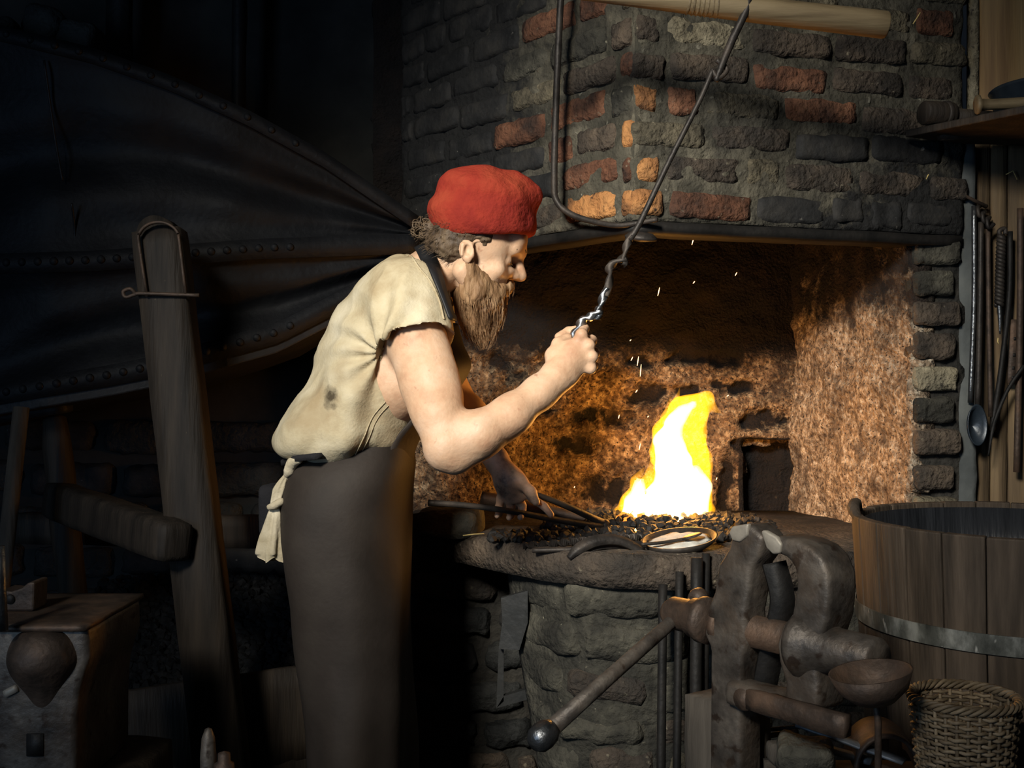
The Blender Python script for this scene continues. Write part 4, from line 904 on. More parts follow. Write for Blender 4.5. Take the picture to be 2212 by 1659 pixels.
# ================================================================== TOOLS ON THE PLANK WALL
TD = 2.815
rail = empty('tool_hook', P(2095, 430, TD), 'iron spike and cluster of hooks carrying tools on the plank wall', 'hook')
v, f = tube(smoothpath([P(2040, 398, 2.80), P(2075, 418, 2.805), P(2110, 436, TD), P(2130, 446, 2.84)], 6), [.003, .004, .005, .006], 8); add('spike', v, f, M['iron_rust'], rail)
for k, (x, y) in enumerate(((2118, 445), (2128, 458), (2138, 470))):
    v, f = tube(smoothpath([P(x, y, 2.842), P(x-6, y+4, TD-.012), P(x-2, y+22, TD-.016), P(x+9, y+14, TD-.006)], 6), .005, 8); add('hook', v, f, M['iron'], rail)
tools = [
    ('hanging_bar', 'dull steel rod hanging closest to the brick pier', 'rod', [P(2104, 445, TD), P(2104, 650, TD), P(2096, 870, TD)], .0065, 'steel_dk', None, 0),
    ('hanging_bar', 'dark rod hanging just beside the dull steel rod', 'rod', [P(2119, 480, TD-.01), P(2117, 650, TD-.01), P(2112, 880, TD-.01)], .007, 'iron', None, 0),
    ('hanging_bar', 'brownish rod hanging between the dark rod and the twisted one', 'rod', [P(2134, 495, TD), P(2136, 700, TD), P(2140, 900, TD)], .006, 'iron_rust', None, 0),
    ('hanging_bar', 'long slightly bent rod hanging past the twisted poker', 'rod', [P(2182, 500, TD), P(2180, 640, TD), P(2162, 800, TD), P(2142, 930, TD)], .0065, 'black_iron', None, 0),
    ('hanging_bar', 'straight black bar hanging beyond the pierced strap', 'rod', [P(2204, 450, TD), P(2203, 700, TD), P(2196, 1020, TD)], .008, 'iron_rust', None, 0),
]
for nme, lab, cat, pts, r, m, pf, tw in tools: rod_thing(nme, lab, cat, pts, r, m, 6, pf, tw, group='rods hanging on the plank wall')
tp = empty('twisted_poker', P(2160, 600, TD), 'iron poker with a rope-twisted shank hanging on the plank wall', 'poker')
for ph in (0, math.pi):
    pts = []
    for t in np.linspace(0, 1, 120):
        c = P(2163, 510, TD)+(P(2158, 660, TD)-P(2163, 510, TD))*t; a = t*2*math.pi*9+ph; pts.append(c+np.array([.0065*math.cos(a), .0065*math.sin(a), 0]))
    v, f = tube(pts, .0062, 6); add('twist_strand', v, f, M['iron'], tp)
v, f = tube(smoothpath([P(2158, 655, TD), P(2160, 690, TD), P(2160, 722, TD)], 4), [.006, .005, .002], 8); add('tip', v, f, M['steel_dk'], tp)
v, f = tube(smoothpath([P(2163, 512, TD), P(2158, 500, TD), P(2170, 494, TD), P(2172, 506, TD)], 5), .006, 8); add('loop', v, f, M['iron'], tp)
ld = empty('hanging_ladle', P(2112, 920, TD-.03), 'dark iron ladle hanging bowl-down on the plank wall', 'ladle')
v, f = lathe([(0, -.030), (.018, -.026), (.030, -.012), (.034, 0), (.031, 0), (.026, -.012), (0, -.026)], (0, 0, 0), (.15, -1, .1), 30); v = v*[.8, 1, 1.55]+P(2112, 918, TD-.035); add('bowl', v, f, M['enamel'], ld)
v, f = tube(smoothpath([P(2135, 985, TD-.03), P(2142, 940, TD-.03), P(2152, 900, TD-.02), P(2178, 840, TD-.02), P(2212, 790, TD-.02)], 6), [.002, .005, .005, .005], 8); add('handle', v, f, M['black_iron'], ld)
stp = empty('pierced_strap', P(2192, 760, TD), 'rusty flat strap with square holes hanging on the plank wall', 'strap')
a, b = P(2194, 690, TD+.012), P(2186, 830, TD+.012)
v, f = rbox((a+b)/2, [b-a, (1, 0, 0), (0, 1, 0)], (np.linalg.norm(b-a)/2, .013, .003), .002, (8, 2, 2), .001); add('plate', v, f, M['iron_rust'], stp)
for t in (.3, .55, .75, .9):
    v, f = rbox(a+(b-a)*t-[0, .0035, 0], [(1, 0, 0), (0, 0, 1), (0, 1, 0)], (.0035, .0045, .001), .0008, (2, 2, 2)); add('hole', v, f, M['black_iron'], stp)
for i, (x0, y0, x1, y1, x2, y2, D) in enumerate([(2173, 377, 2188, 369, 2197, 388, 2.842), (2001, 387, 2004, 380, 2006, 377, 2.74), (2156, 730, 2155, 738, 2158, 744, 2.79), (1972, 52, 1980, 40, 1988, 27, 2.70)]):
    v, f = tube([P(x0, y0, D), P(x1, y1, D), P(x2, y2, D)], .0015, 6); tag(add('straw', v, f, M['straw']), ['bent straw caught on the plank wall under the shelf', 'tiny straw stuck on the bricks under the shelf', 'yellow straw scrap below the twisted poker', 'straw stuck on the bricks above the pole end'][i], 'straw')

# ================================================================== BELLOWS
bel = empty('great_bellows', P(400, 860, 3.0), 'huge black leather forge bellows with studded boards behind the smith', 'bellows')
NX = 46; xs = np.linspace(-260, 905, NX)
top_y = np.interp(xs, [-260, 0, 196, 364, 532, 700, 905], [-30, 57, 104, 163, 238, 330, 470])
mid_y = np.interp(xs, [-260, 0, 200, 340, 560, 905], [560, 572, 566, 556, 540, 528])
bot_y = np.interp(xs, [-260, 0, 120, 240, 340, 600, 905], [925, 872, 852, 832, 812, 740, 585])
nearD = np.interp(xs, [-260, 100, 500, 905], [2.84, 2.80, 2.90, 3.12])
def board(name, yy, th, ext=.0):
    V_ = []; W = []
    for k in range(NX):
        a = P(xs[k], yy[k], nearD[k]-ext); W.append(a)
    for k in range(NX):
        a = W[k]; zt = a[2]; far = np.interp(xs[k], [-260, 450, 905], [3.38, 3.34, 3.17])
        for (y, z) in ((a[1], zt), (far, zt), (far, zt-th), (a[1], zt-th)): V_.append((a[0]+(a[0]/a[1])*(0), y, z))
    Fc = []
    for k in range(NX-1):
        for q in range(4): q2 = (q+1) % 4; Fc.append((k*4+q, (k+1)*4+q, (k+1)*4+q2, k*4+q2))
    Fc.append((0, 1, 2, 3)); Fc.append(tuple(4*(NX-1)+q for q in (3, 2, 1, 0)))
    o = add(name, np.array(V_), Fc, M['board'], bel, False); bevel(o, .004); return o
bt = board('top_board', top_y, .035); bm_ = board('middle_board', mid_y-14, .03); bb = board('bottom_board', bot_y-6, .035)
def leather(name, y0, y1, folds, depth):
    NV = 40; V_ = []
    for k in range(NX):
        for j in range(NV+1):
            t = j/NV; y = y0[k]+(y1[k]-y0[k])*t; n0 = math.sin(math.pi*t)
            d = depth*n0*(1-.5*xs[k]/905)+.018*n0*math.sin(t*math.pi*folds+.004*xs[k]+1.2*math.sin(xs[k]*.006))
            p = P(xs[k], y, nearD[k]+.004+d); V_.append(p)
    V_ = np.array(V_); nn = noise3(V_, 5, 4)*.025+noise3(V_, 13, 7)*.006; V_[:, 1] += nn*np.tile(np.sin(np.pi*np.linspace(0, 1, NV+1)), NX)
    i = (np.arange(NX-1)[:, None]*(NV+1)+np.arange(NV)[None, :]).ravel(); Q = np.stack([i, i+1, i+NV+2, i+NV+1], 1)
    o = add(name, V_, Q, M['leather'], bel); solid(o, .01, 1 if False else -1); return o
leather('upper_leather', top_y+22, mid_y-14, 4.0, .05); leather('lower_leather', mid_y+16, bot_y-8, 3.0, .05)
def band(name, yy, hgt, sp, r):
    V_ = []
    for k in range(NX):
        for q in (0, 1): V_.append(P(xs[k], yy[k]+hgt*q, nearD[k]-.004))
    Q = np.array([(2*k, 2*k+1, 2*k+3, 2*k+2) for k in range(NX-1)]); o = add(name, np.array(V_), Q, M['leather'], bel); solid(o, .008, 0)
    x = 14
    while x < 640:
        D = np.interp(x, xs, nearD); c = P(x, np.interp(x, xs, yy)+hgt*.45, D-.007)
        v, f = lathe([(r, 0), (r*.86, r*.4), (r*.5, r*.68), (0, r*.78)], c, (0, -1, 0), 12); add('stud', v, f, M['leather'], o); x += sp
band('top_band', top_y-2, 34, 52, .010); band('middle_band', mid_y-24, 44, 34, .011); band('bottom_band', bot_y-44, 46, 36, .011)
for x, y0, y1, y2, x2 in ((95, 130, 300, 390, 135), (155, 440, 500, 565, 160)):
    v, f = tube(smoothpath([P(x, y0, 2.80), P((x+x2)/2+4, y1, 2.835), P(x2, y2, 2.83)], 8), .003, 6); add('seam_cord', v, f, M['strap'], bel)
# weights lying on the top board
def topz(x): return np.interp(x, xs, top_y)
v, f = rbox(P(82, 58, 3.0)+[0, .05, .012], [(1, 0, -.25), (0, 1, 0), (.25, 0, 1)], (.055, .06, .055), .04, (7, 6, 6), .012, 12); tag(add('rounded_stone', v, f, M['stone_dk']), 'dark rounded stone weighing down the bellows top', 'stone')
v, f = rbox(P(160, 78, 3.0)+[0, .05, .0], [(1, 0, -.25), (0, 1, 0), (.25, 0, 1)], (.05, .06, .045), .02, (6, 5, 5), .006, 12); tag(add('squared_stone', v, f, M['stone_dk']), 'squared dark stone beside the rounded one on the bellows', 'stone')
v, f = rbox(P(8, 45, 2.95)+[0, .03, -.01], [(1, 0, -.25), (0, 1, 0), (.25, 0, 1)], (.025, .04, .025), .022, (6, 5, 5), .004, 12); tag(add('small_stone', v, f, M['stone_dk']), 'smallest round stone on the bellows top', 'stone')

# ---- trestle carrying the bellows
tr = empty('bellows_trestle', P(140, 1659, 2.95)*[1, 1, 0], 'dark timber trestle propping the bellows', 'trestle')
def post(name, a, b, wd, dp, m, par, amp=.004, r=.01, n=(14, 3, 3)):
    a = np.array(a, float); b = np.array(b, float); d = norm(b-a); s_ = norm(np.cross(d, [0, 1, 0])); v, f = rbox((a+b)/2, [d, s_, np.cross(d, s_)], (np.linalg.norm(b-a)/2, wd/2, dp/2), r, n, amp, 9)
    return add(name, v, f, M[m], par)
post('rail', P(-180, 925, 2.92), P(150, 873, 2.92), .045, .07, 'board', tr)
def toground(a, b):
    a = np.array(a); b = np.array(b); t = (a[2]-.0)/(a[2]-b[2]); return a+(b-a)*t
a, b = P(118, 895, 2.97), P(160, 1330, 2.97); post('leg', a, toground(a, b), S(58, 2.97), .07, 'wood_dk', tr, r=.03)
post('stub_beam', P(120, 1078, 2.95), P(384, 1174, 2.52), S(84, 2.75), .085, 'wood_dk', tr, amp=.002, r=.018, n=(14, 5, 5))
post('rear_rail', P(20, 1140, 3.12), P(680, 1150, 3.12), S(70, 3.12), .05, 'wood_dk', tr)
a, b = P(46, 880, 2.72), P(8, 1230, 2.66); pl_ = toground(a, b)
v, f = tube([a, a*.5+pl_*.5, pl_], S(17, 2.7), 14); tag(add('round_pole', v, f, M['wood_bench']), 'slim round grey pole standing between bellows and anvil', 'pole')

# ---- leaning slotted post with iron strap
lp = empty('leaning_post', P(480, 1659, 2.62)*[1, 1, 0], 'tall dark oak post leaning beside the bellows, bound with iron strap', 'post')
a, b = P(345, 500, 2.66), P(462, 1500, 2.60); g = toground(a, b)
post('timber', a, g, S(104, 2.62), .085, 'wood_dk', lp, amp=.0016, r=.005, n=(40, 3, 3))
v, f = lathe([(0, -.04), (.042, -.04), (.042, .04), (0, .04)], P(345, 508, 2.66), (0, 1, 0), 24); add('rounded_head', v, f, M['wood_dk'], lp)
pts = [P(318, 640, 2.60)]+[P(343-44*math.cos(t), 516-36*math.sin(t), 2.60) for t in np.linspace(0, math.pi, 12)]+[P(402, 640, 2.60)]
v, f = tube(smoothpath(pts, 3), .004, 8, flat(1.2, .7)); add('iron_strap', v, f, M['iron_rust'], lp)
v, f = tube(smoothpath([P(430, 638, 2.60), P(310, 634, 2.595), P(292, 636, 2.595), P(272, 642, 2.595), P(266, 630, 2.595), P(282, 624, 2.595), P(294, 636, 2.60)], 8), .0045, 8); add('ring_pin', v, f, M['iron_rust'], lp)

# ---- coal bunker
bun = empty('coal_bunker', P(400, 1659, 2.5)*[1, 1, 0], 'low wooden plank bunker edge holding back the coal', 'bunker')
post('plank', P(120, 1625, 2.62), P(700, 1530, 2.85), .24, .03, 'wood_dk', bun, n=(20, 4, 2))
post('plank', P(140, 1760, 2.62), P(700, 1660, 2.85), .16, .03, 'wood_dk', bun, n=(20, 4, 2))
rnd = random.Random(9); cp = []
for i in range(7000):
    x = rnd.uniform(-1.25, -.5); y = rnd.uniform(2.76+max(0, x+1.1)*.38, 3.4); z = .28+.30*(y-2.75)/.6+rnd.uniform(-.02, .02)-.05*abs(x+.9)
    cp.append(np.array([x, y, z]))
v, f = lumps('coal', cp, .008, .017, None, rnd); tag(add('coal_heap', v, f, M['coal_dk'], None, False), 'dark heap of small coal behind the plank bunker', 'coal', kind='stuff')

# ================================================================== ANVIL
def anvil():
    an = empty('anvil', P(70, 1659, 1.95)*[1, 1, 0], 'heavy old iron anvil with a rust-worn rounded end', 'anvil')
    zt = .785; y0 = 1.905; Y = lambda px: P(px, 0, y0)[0]; Z = lambda py: P(0, py, y0)[2]
    v, f = rbox(((Y(-90)+Y(187))/2, y0+.15, zt-.005), [(1, 0, 0), (0, 1, 0), (0, 0, 1)], ((Y(187)-Y(-90))/2, .152, .006), .004, (10, 10, 2), .0012, 14); add('face_plate', v, f, M['iron_rust'], an)
    prof = [(-90, 1358), (187, 1358), (189, 1425), (178, 1455), (166, 1500), (161, 1560), (160, 1720), (-60, 1720), (-60, 1500), (-80, 1450)]
    v, f = prism([(Y(x), y0+.008, Z(y)) for x, y in prof], (0, .27, 0)); o = add('body', v, f, M['iron_vise'], an); bevel(o, .012, 4, 25)
    s = Sdf((Y(-20), y0-.10, Z(1620)), (Y(200), y0+.12, Z(1340)), .004)
    s.ell((Y(86), y0+.02, Z(1418)), (.058, .055, .046), k=.02); s.cone((Y(86), y0+.03, Z(1430)), (Y(84), y0+.035, Z(1540)), .055, .025, .03); s.half((0, 0, Z(1366)), (0, 0, 1), .006)
    v, q = s.mesh(3); v = v+np.stack([noise3(v, 16, 2)*.004]*3, 1); add('horn', v, q, M['iron_rust'], an)
    v, f = rbox((Y(72), y0+.008, Z(1612)), [(1, 0, 0), (0, 1, 0), (0, 0, 1)], (.015, .004, .020), .002, (2, 2, 2)); add('handling_hole', v, f, M['black_iron'], an)
    v, f = rbox((Y(20), y0+.008, Z(1495)), [(1, 0, .5), (0, 1, 0), (-.5, 0, 1)], (.013, .006, .007), .003, (4, 2, 2)); add('chipped_scar', v, f, M['iron_tip'], an)
    zb = Z(1719); v, f = rbox(((Y(-90)+Y(187))/2, y0+.15, zb/2-.001), [(1, 0, 0), (0, 1, 0), (0, 0, 1)], (.16, .20, zb/2), .02, (8, 8, 8), .006); add('wooden_stock', v, f, M['wood_dk'], an)
    return zt, Y(60), y0
zt, ax_, ay_ = anvil()
sw = empty('swage_tool', (P(55, 0, 2.02)[0], 2.06, zt+.001), 'small iron swage tool with dished top standing on the anvil', 'tool')
v, f = prism([(P(18, 0, 2.05)[0], 2.02, zt+.002), (P(88, 0, 2.05)[0], 2.02, zt+.002), (P(90, 0, 2.05)[0], 2.02, zt+.055), (P(76, 0, 2.05)[0], 2.02, zt+.054), (P(62, 0, 2.05)[0], 2.02, zt+.044), (P(40, 0, 2.05)[0], 2.02, zt+.038), (P(15, 0, 2.05)[0], 2.02, zt+.040)], (0, .06, 0)); o = add('block', v, f, M['iron_rust'], sw, False); bevel(o, .004)
v, f = lathe([(0, 0), (.009, 0), (.009, .004), (0, .004)], (P(22, 0, 2.02)[0], 2.021, zt+.024), (0, -1, 0), 14); add('eye_hole', v, f, M['black_iron'], sw)
v, f = tube([P(4, 1350, 1.87)*[1, 1, 0]+[0, 0, zt+.0], P(0, 1280, 1.87), P(-4, 1180, 1.87)], .0105, 14); tag(add('steel_bar', v, f, M['steel_dk']), 'shiny round steel bar standing upright on the anvil', 'bar')
# hammer handles standing beside the post
for i, (x, y, D, r, lab) in enumerate([(450, 1612, 1.95, .0135, 'smooth rounded dark handle end standing by the leaning post'), (484, 1650, 1.9, .018, 'worn stubby wooden handle end with a stepped tip')]):
    c = P(x, y, D); t = empty('hand_tool', c*[1, 1, 0], lab, 'tool')
    pr = [(r*.9, 0), (r, c[2]-.05), (r*1.05, c[2]-.02), (r*.85, c[2]+.015), (r*.45, c[2]+.03), (0, c[2]+.033)] if i == 0 else [(r*.9, 0), (r, c[2]-.02), (r*.95, c[2]), (r*.6, c[2]+.004), (r*.58, c[2]+.018), (0, c[2]+.022)]
    v, f = lathe(pr, c*[1, 1, 0], (0, 0, 1), 20); add('shaft', v, f, M['iron_rust' if i else 'iron_vise'], t)

# ================================================================== THE SMITH
MD = 2.49
man = empty('person', (P(745, 0, MD)[0], MD, 0), 'bearded person in red felt cap, sleeveless linen shirt and leather apron, pulling the chain', 'person')
# head frame: x forward, y to the far side, z up
yaw, pitch, HS = math.radians(11), math.radians(12), 1.04
fx = np.array([math.cos(yaw)*math.cos(pitch), math.sin(yaw)*math.cos(pitch), -math.sin(pitch)]); fy = np.array([-math.sin(yaw), math.cos(yaw), 0]); fz = np.cross(fx, fy)
HAX = np.array([fx, fy, fz]); HO = P(1010, 547, 2.345)+fy*.073
def H(x, y, z): return HO+HS*(x*fx+y*fy+z*fz)

def body():
    lo = (P(560, 0, 2.5)[0], 2.08, .86); hi = (P(1330, 0, 2.3)[0], 2.98, 1.70)
    s = Sdf(lo, hi, .003)
    # trunk
    s.ell(P(742, 1050, MD), (.12, .15, .12), k=.03)
    s.cone(P(745, 1000, MD), P(760, 930, MD), .112, .112, .05)
    s.ell(P(778, 900, MD), (.112, .14, .13), k=.05)
    s.ell(P(838, 775, MD), (.108, .150, .16), [(1, 0, .45), (0, 1, 0), (-.45, 0, 1)], k=.06)
    s.ell(P(874, 698, MD), (.085, .155, .09), k=.05)
    s.cone(P(880, 668, 2.345), P(880, 660, 2.64), .062, .062, .04)
    s.cone(P(868, 740, 2.395), P(856, 830, 2.395), .07, .075, .04)   # side of the ribs by the armhole
    # neck
    s.cone(P(915, 610, MD-.01), P(975, 560, MD-.03), .066, .060, .04)
    s.cone(P(950, 590, MD-.07), P(1000, 560, 2.395), .026, .03, .03)
    s.cone(P(918, 600, 2.42), P(888, 640, 2.385), .050, .050, .04)
    # right arm (near)
    sh, el, wr = P(888, 715, 2.315), P(952, 950, 2.205), P(1196, 812, 2.285)
    s.chain([P(888, 672, 2.33), P(903, 745, 2.30), P(927, 828, 2.262), P(945, 892, 2.23), P(962, 958, 2.21)], [.062, .0555, .051, .0455, .042], .03)
    s.cone(P(898, 795, 2.275), P(925, 880, 2.245), .035, .031, .025)      # triceps
    s.cone(P(938, 770, 2.275), P(964, 850, 2.245), .034, .029, .025)      # biceps
    s.cone(P(962, 985, 2.215), P(982, 995, 2.212), .027, .025, .025)     # elbow point
    s.chain([P(970, 966, 2.21), P(1035, 938, 2.215), P(1105, 895, 2.24), P(1165, 848, 2.27), P(1202, 818, 2.285)], [.040, .0415, .037, .0305, .0285], .03)
    s.cone(P(1000, 982, 2.215), P(1085, 932, 2.235), .025, .019, .025)    # forearm flexor mass
    s.cone(P(1175, 852, 2.272), P(1225, 815, 2.295), .018, .022, .015)
    # right hand: fist round the chain
    s.ell(P(1234, 775, 2.302), (.046, .018, .040), [norm(P(1262, 745, 2.3)-P(1200, 808, 2.3)), (0, 1, 0), norm(np.cross(P(1262, 745, 2.3)-P(1200, 808, 2.3), [0, 1, 0]))], k=.018)
    s.cone(P(1200, 805, 2.288), P(1235, 775, 2.30), .029, .027, .015)
    mcp = [(1256, 724, 2.300), (1272, 746, 2.298), (1279, 771, 2.298), (1276, 795, 2.302)]
    for i, (x, y, d) in enumerate(mcp):
        r = [.0105, .011, .0105, .0095][i]
        s.cone(P(1228, 788-6*i, 2.302), P(x, y, d), .014, r+.001, .008)
        pip = P(x+6, y-14+3*i, d+.040); dip = P(x-28, y-8+2*i, d+.062); tip = P(x-50, y+4, d+.044)
        s.chain([P(x, y, d), pip, dip, tip], [r+.001, r, r*.95, r*.85], .005)
        s.ell(P(x, y, d-.002), (.0105, .0105, .0105), k=.008)
    s.chain([P(1205, 800, 2.300), P(1196, 768, 2.305), P(1206, 742, 2.318), P(1226, 731, 2.332)], [.019, .0155, .0125, .0105], .010)
    s.ell(P(1196, 770, 2.304), (.016, .016, .016), k=.01)
    # left arm (far)
    s.chain([P(905, 672, 2.66), P(938, 760, 2.76), P(968, 838, 2.83)], [.066, .058, .046], .03)
    s.chain([P(968, 838, 2.83), P(1012, 900, 2.80), P(1048, 960, 2.735), P(1070, 992, 2.69)], [.045, .046, .034, .028], .03)
    # left hand: open palm over the tong reins
    s.cone(P(1072, 990, 2.69), P(1100, 1040, 2.672), .028, .031, .015)
    s.ell(P(1106, 1048, 2.675), (.040, .019, .048), [(.8, 0, .5), (0, 1, 0), (-.5, 0, .8)], k=.016)
    fing = [[(1128, 1058, 2.678), (1152, 1078, 2.676), (1176, 1094, 2.66), (1190, 1112, 2.645)],
            [(1118, 1072, 2.682), (1128, 1092, 2.69), (1128, 1112, 2.682), (1124, 1117, 2.664)],
            [(1100, 1078, 2.684), (1104, 1096, 2.692), (1104, 1114, 2.684), (1100, 1118, 2.666)],
            [(1082, 1076, 2.686), (1078, 1094, 2.692), (1078, 1110, 2.684), (1074, 1114, 2.668)]]
    for i, fg in enumerate(fing):
        r = [.0102, .0105, .010, .009][i]
        s.cone(P(1098, 1038, 2.675), P(*fg[0]), .017, r+.002, .008); s.chain([P(*q) for q in fg], [r+.0012, r, r*.96, r*.82], .004)
    s.chain([P(1095, 1018, 2.665), P(1125, 1040, 2.652), P(1146, 1062, 2.645), P(1158, 1084, 2.640)], [.020, .0155, .0125, .010], .010)
    # head
    k = .016*HS
    def e(c, r, kk=k, op='u', ax=None): s.ell(H(*c), np.array(r)*HS, HAX if ax is None else ax, kk, op)
    def cn(a, b, ra, rb, kk=k, op='u'): s.cone(H(*a), H(*b), ra*HS, rb*HS, kk, op)
    e((.014, 0, .052), (.086, .076, .080)); e((.050, 0, .030), (.052, .066, .066)); e((.045, 0, -.035), (.045, .056, .060))
    cn((.060, -.030, -.088), (.078, 0, -.100), .020, .022); cn((.060, .030, -.088), (.078, 0, -.100), .020, .022)
    cn((.000, -.055, -.035), (.058, -.034, -.085), .022, .020); cn((.000, .055, -.035), (.058, .034, -.085), .022, .020)
    e((.098, 0, .056), (.030, .056, .040))                                   # forehead
    cn((.098, -.036, .033), (.116, 0, .036), .012, .013, .012); cn((.098, .036, .033), (.116, 0, .036), .012, .013, .012)   # brow ridge
    e((.110, -.033, .012), (.015, .015, .012), .008, 's'); e((.110, .033, .012), (.015, .015, .012), .008, 's')              # eye sockets
    e((.086, -.031, .010), (.0135, .0145, .0115), .004); e((.086, .031, .010), (.0135, .0145, .0115), .004)                  # closed-down lids
    cn((.070, -.045, -.016), (.085, -.030, -.022), .018, .015); cn((.070, .045, -.016), (.085, .030, -.022), .018, .015)     # cheekbones
    cn((.110, 0, .032), (.129, 0, -.006), .0095, .0115, .010); cn((.098, -.020, -.010), (.116, -.006, -.010), .012, .010, .010); cn((.098, .020, -.010), (.116, .006, -.010), .012, .010, .010)                # nose ridge
    e((.128, 0, -.012), (.0138, .0125, .0115), .006); e((.115, -.0115, -.015), (.0105, .008, .0085), .005); e((.115, .0115, -.015), (.0105, .008, .0085), .005)
    e((.116, -.007, -.0245), (.006, .0035, .005), .002, 's'); e((.116, .007, -.0245), (.006, .0035, .005), .002, 's')
    e((.094, 0, -.048), (.018, .028, .022), .012); cn((.096, -.016, -.054), (.104, 0, -.055), .006, .0075, .006); cn((.096, .016, -.054), (.104, 0, -.055), .006, .0075, .006)
    for sy in (-1, 1):                                                       # ears
        c0 = np.array([-.004, sy*.076, .004]); A = np.array([norm(fx*.96+fz*.28), norm(fy*sy+fx*-.35), norm(fz-.28*fx)])
        s.ell(H(*c0), np.array([.0155, .006, .0235])*HS, A, .004)
        cn((.006, sy*.076, .020), (-.014, sy*.081, .013), .004, .0042, .003); cn((-.014, sy*.081, .013), (-.012, sy*.080, -.008), .0042, .004, .003)
        s.ell(H(-.001, sy*.083, .004), np.array([.0075, .006, .012])*HS, A, .003, 's'); cn((.004, sy*.076, -.016), (.000, sy*.077, -.011), .005, .005, .004)
        cn((.009, sy*.076, .002), (.010, sy*.077, -.006), .0045, .004, .003)
    v, q = s.mesh(2)
    n = vnormals(v, q)
    v = v+n*(noise3(v, 30, 4)*.0009)[:, None]
    so = np.clip(1.3-np.linalg.norm(v-P(1110, 1050, 2.67), axis=1)/.13, 0, 1)*.55+np.clip(1-np.linalg.norm(v-P(1230, 775, 2.3), axis=1)/.10, 0, 1)*.22+np.clip(1-np.linalg.norm((v-P(935, 775, 2.24))*[1, .3, 1], axis=1)/.03, 0, 1)*.3+np.clip(1-np.linalg.norm((v-P(985, 1000, 2.2))*[1, .3, 1], axis=1)/.05, 0, 1)*.2  # far hand: shade put into the skin colour along with dirt; rest is dirt
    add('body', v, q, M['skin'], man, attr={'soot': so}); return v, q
bodyv, bodyq = body()
# eye slits looking down, brows
for sy in (-1, 1):
    v, f = tube(smoothpath([H(.094, sy*.044, .006), H(.1005, sy*.032, .0035), H(.100, sy*.020, .005)], 5), .0014, 6); add('eyelash', v, f, M['hair'], man)
    v, f = tube(smoothpath([H(.100, sy*.050, .034), H(.115, sy*.034, .042), H(.127, sy*.012, .039)], 6), [.002, .0042, .003], 8); add('eyebrow', v, f, M['hair'], man)

def strands(roots, fn, n, r, seg=5, m=3):
    parts = []
    for i in range(n):
        pts = fn(roots(i)); parts.append(tube(pts, [r, r, r*.3], m))
    return join(parts)
# ---- beard
def beard():
    D = 2.40
    s = Sdf(P(950, 770, 2.4)-[0, .16, 0], P(1150, 560, 2.4)+[0, .22, 0], .004)
    c = lambda x, y, d=0: P(x, y, 2.425+d)
    s.ell(H(.038, -.050, -.062), np.array((.040, .020, .036))*HS, HAX, .02); s.ell(H(.038, .050, -.062), np.array((.040, .020, .036))*HS, HAX, .02)
    s.ell(H(.014, -.064, -.036), np.array((.018, .010, .030))*HS, HAX, .015); s.ell(H(.014, .064, -.036), np.array((.018, .010, .030))*HS, HAX, .015)
    s.chain([H(.034, -.048, -.062), H(.034, -.050, -.070), c(1025, 650, -.005), c(1032, 690, .0), c(1042, 728, .01)], [.007, .017, .040, .032, .005], .025)
    s.chain([H(.040, .048, -.062), H(.045, .050, -.070), c(1040, 650, .03), c(1042, 690, .02)], [.007, .018, .038, .026], .025)
    s.chain([H(.086, 0, -.072), c(1052, 648, .01), c(1050, 690, .01), c(1045, 722, .01)], [.024, .030, .025, .008], .03)
    s.chain([H(.088, -.032, -.054), H(.104, -.015, -.042), H(.109, 0, -.037), H(.104, .015, -.042), H(.088, .032, -.054)], [.013, .0125, .010, .0125, .013], .008)
    s.chain([H(.080, -.036, -.058), H(.078, -.034, -.080)], [.011, .018], .02)
    v, q = s.mesh(2); n = vnormals(v, q)
    w_ = v*[1, 1, .3]; v = v+n*(noise3(w_, 60, 3)*.006+noise3(w_, 140, 8)*.003)[:, None]
    rr = random.Random(2); idx = [rr.randrange(len(v)) for _ in range(1500)]; parts = [(v, [tuple(a) for a in q])]
    tip = c(1044, 742, .01)
    for i in idx:
        p = v[i]; L = min(rr.uniform(.018, .05)*(1.0 if p[2] < H(0, 0, -.08)[2] else .45), np.linalg.norm(tip-p)*.8+.012); d = norm(norm(tip-p)*1.1+n[i]*.38+np.array([rr.uniform(-.3, .3) for _ in range(3)])*.6+[0, 0, -.35])
        d2 = norm(d+norm(tip-p)*.5+np.array([rr.uniform(-.4, .4), rr.uniform(-.4, .4), -.2]))
        parts.append(tube([p-n[i]*.003, p+d*L*.5, p+d*L*.5+d2*L*.5], [.0006, .0005, .0002], 3, cap=False))
    v, f = join(parts); add('beard', v, f, M['beard'], man)
beard()
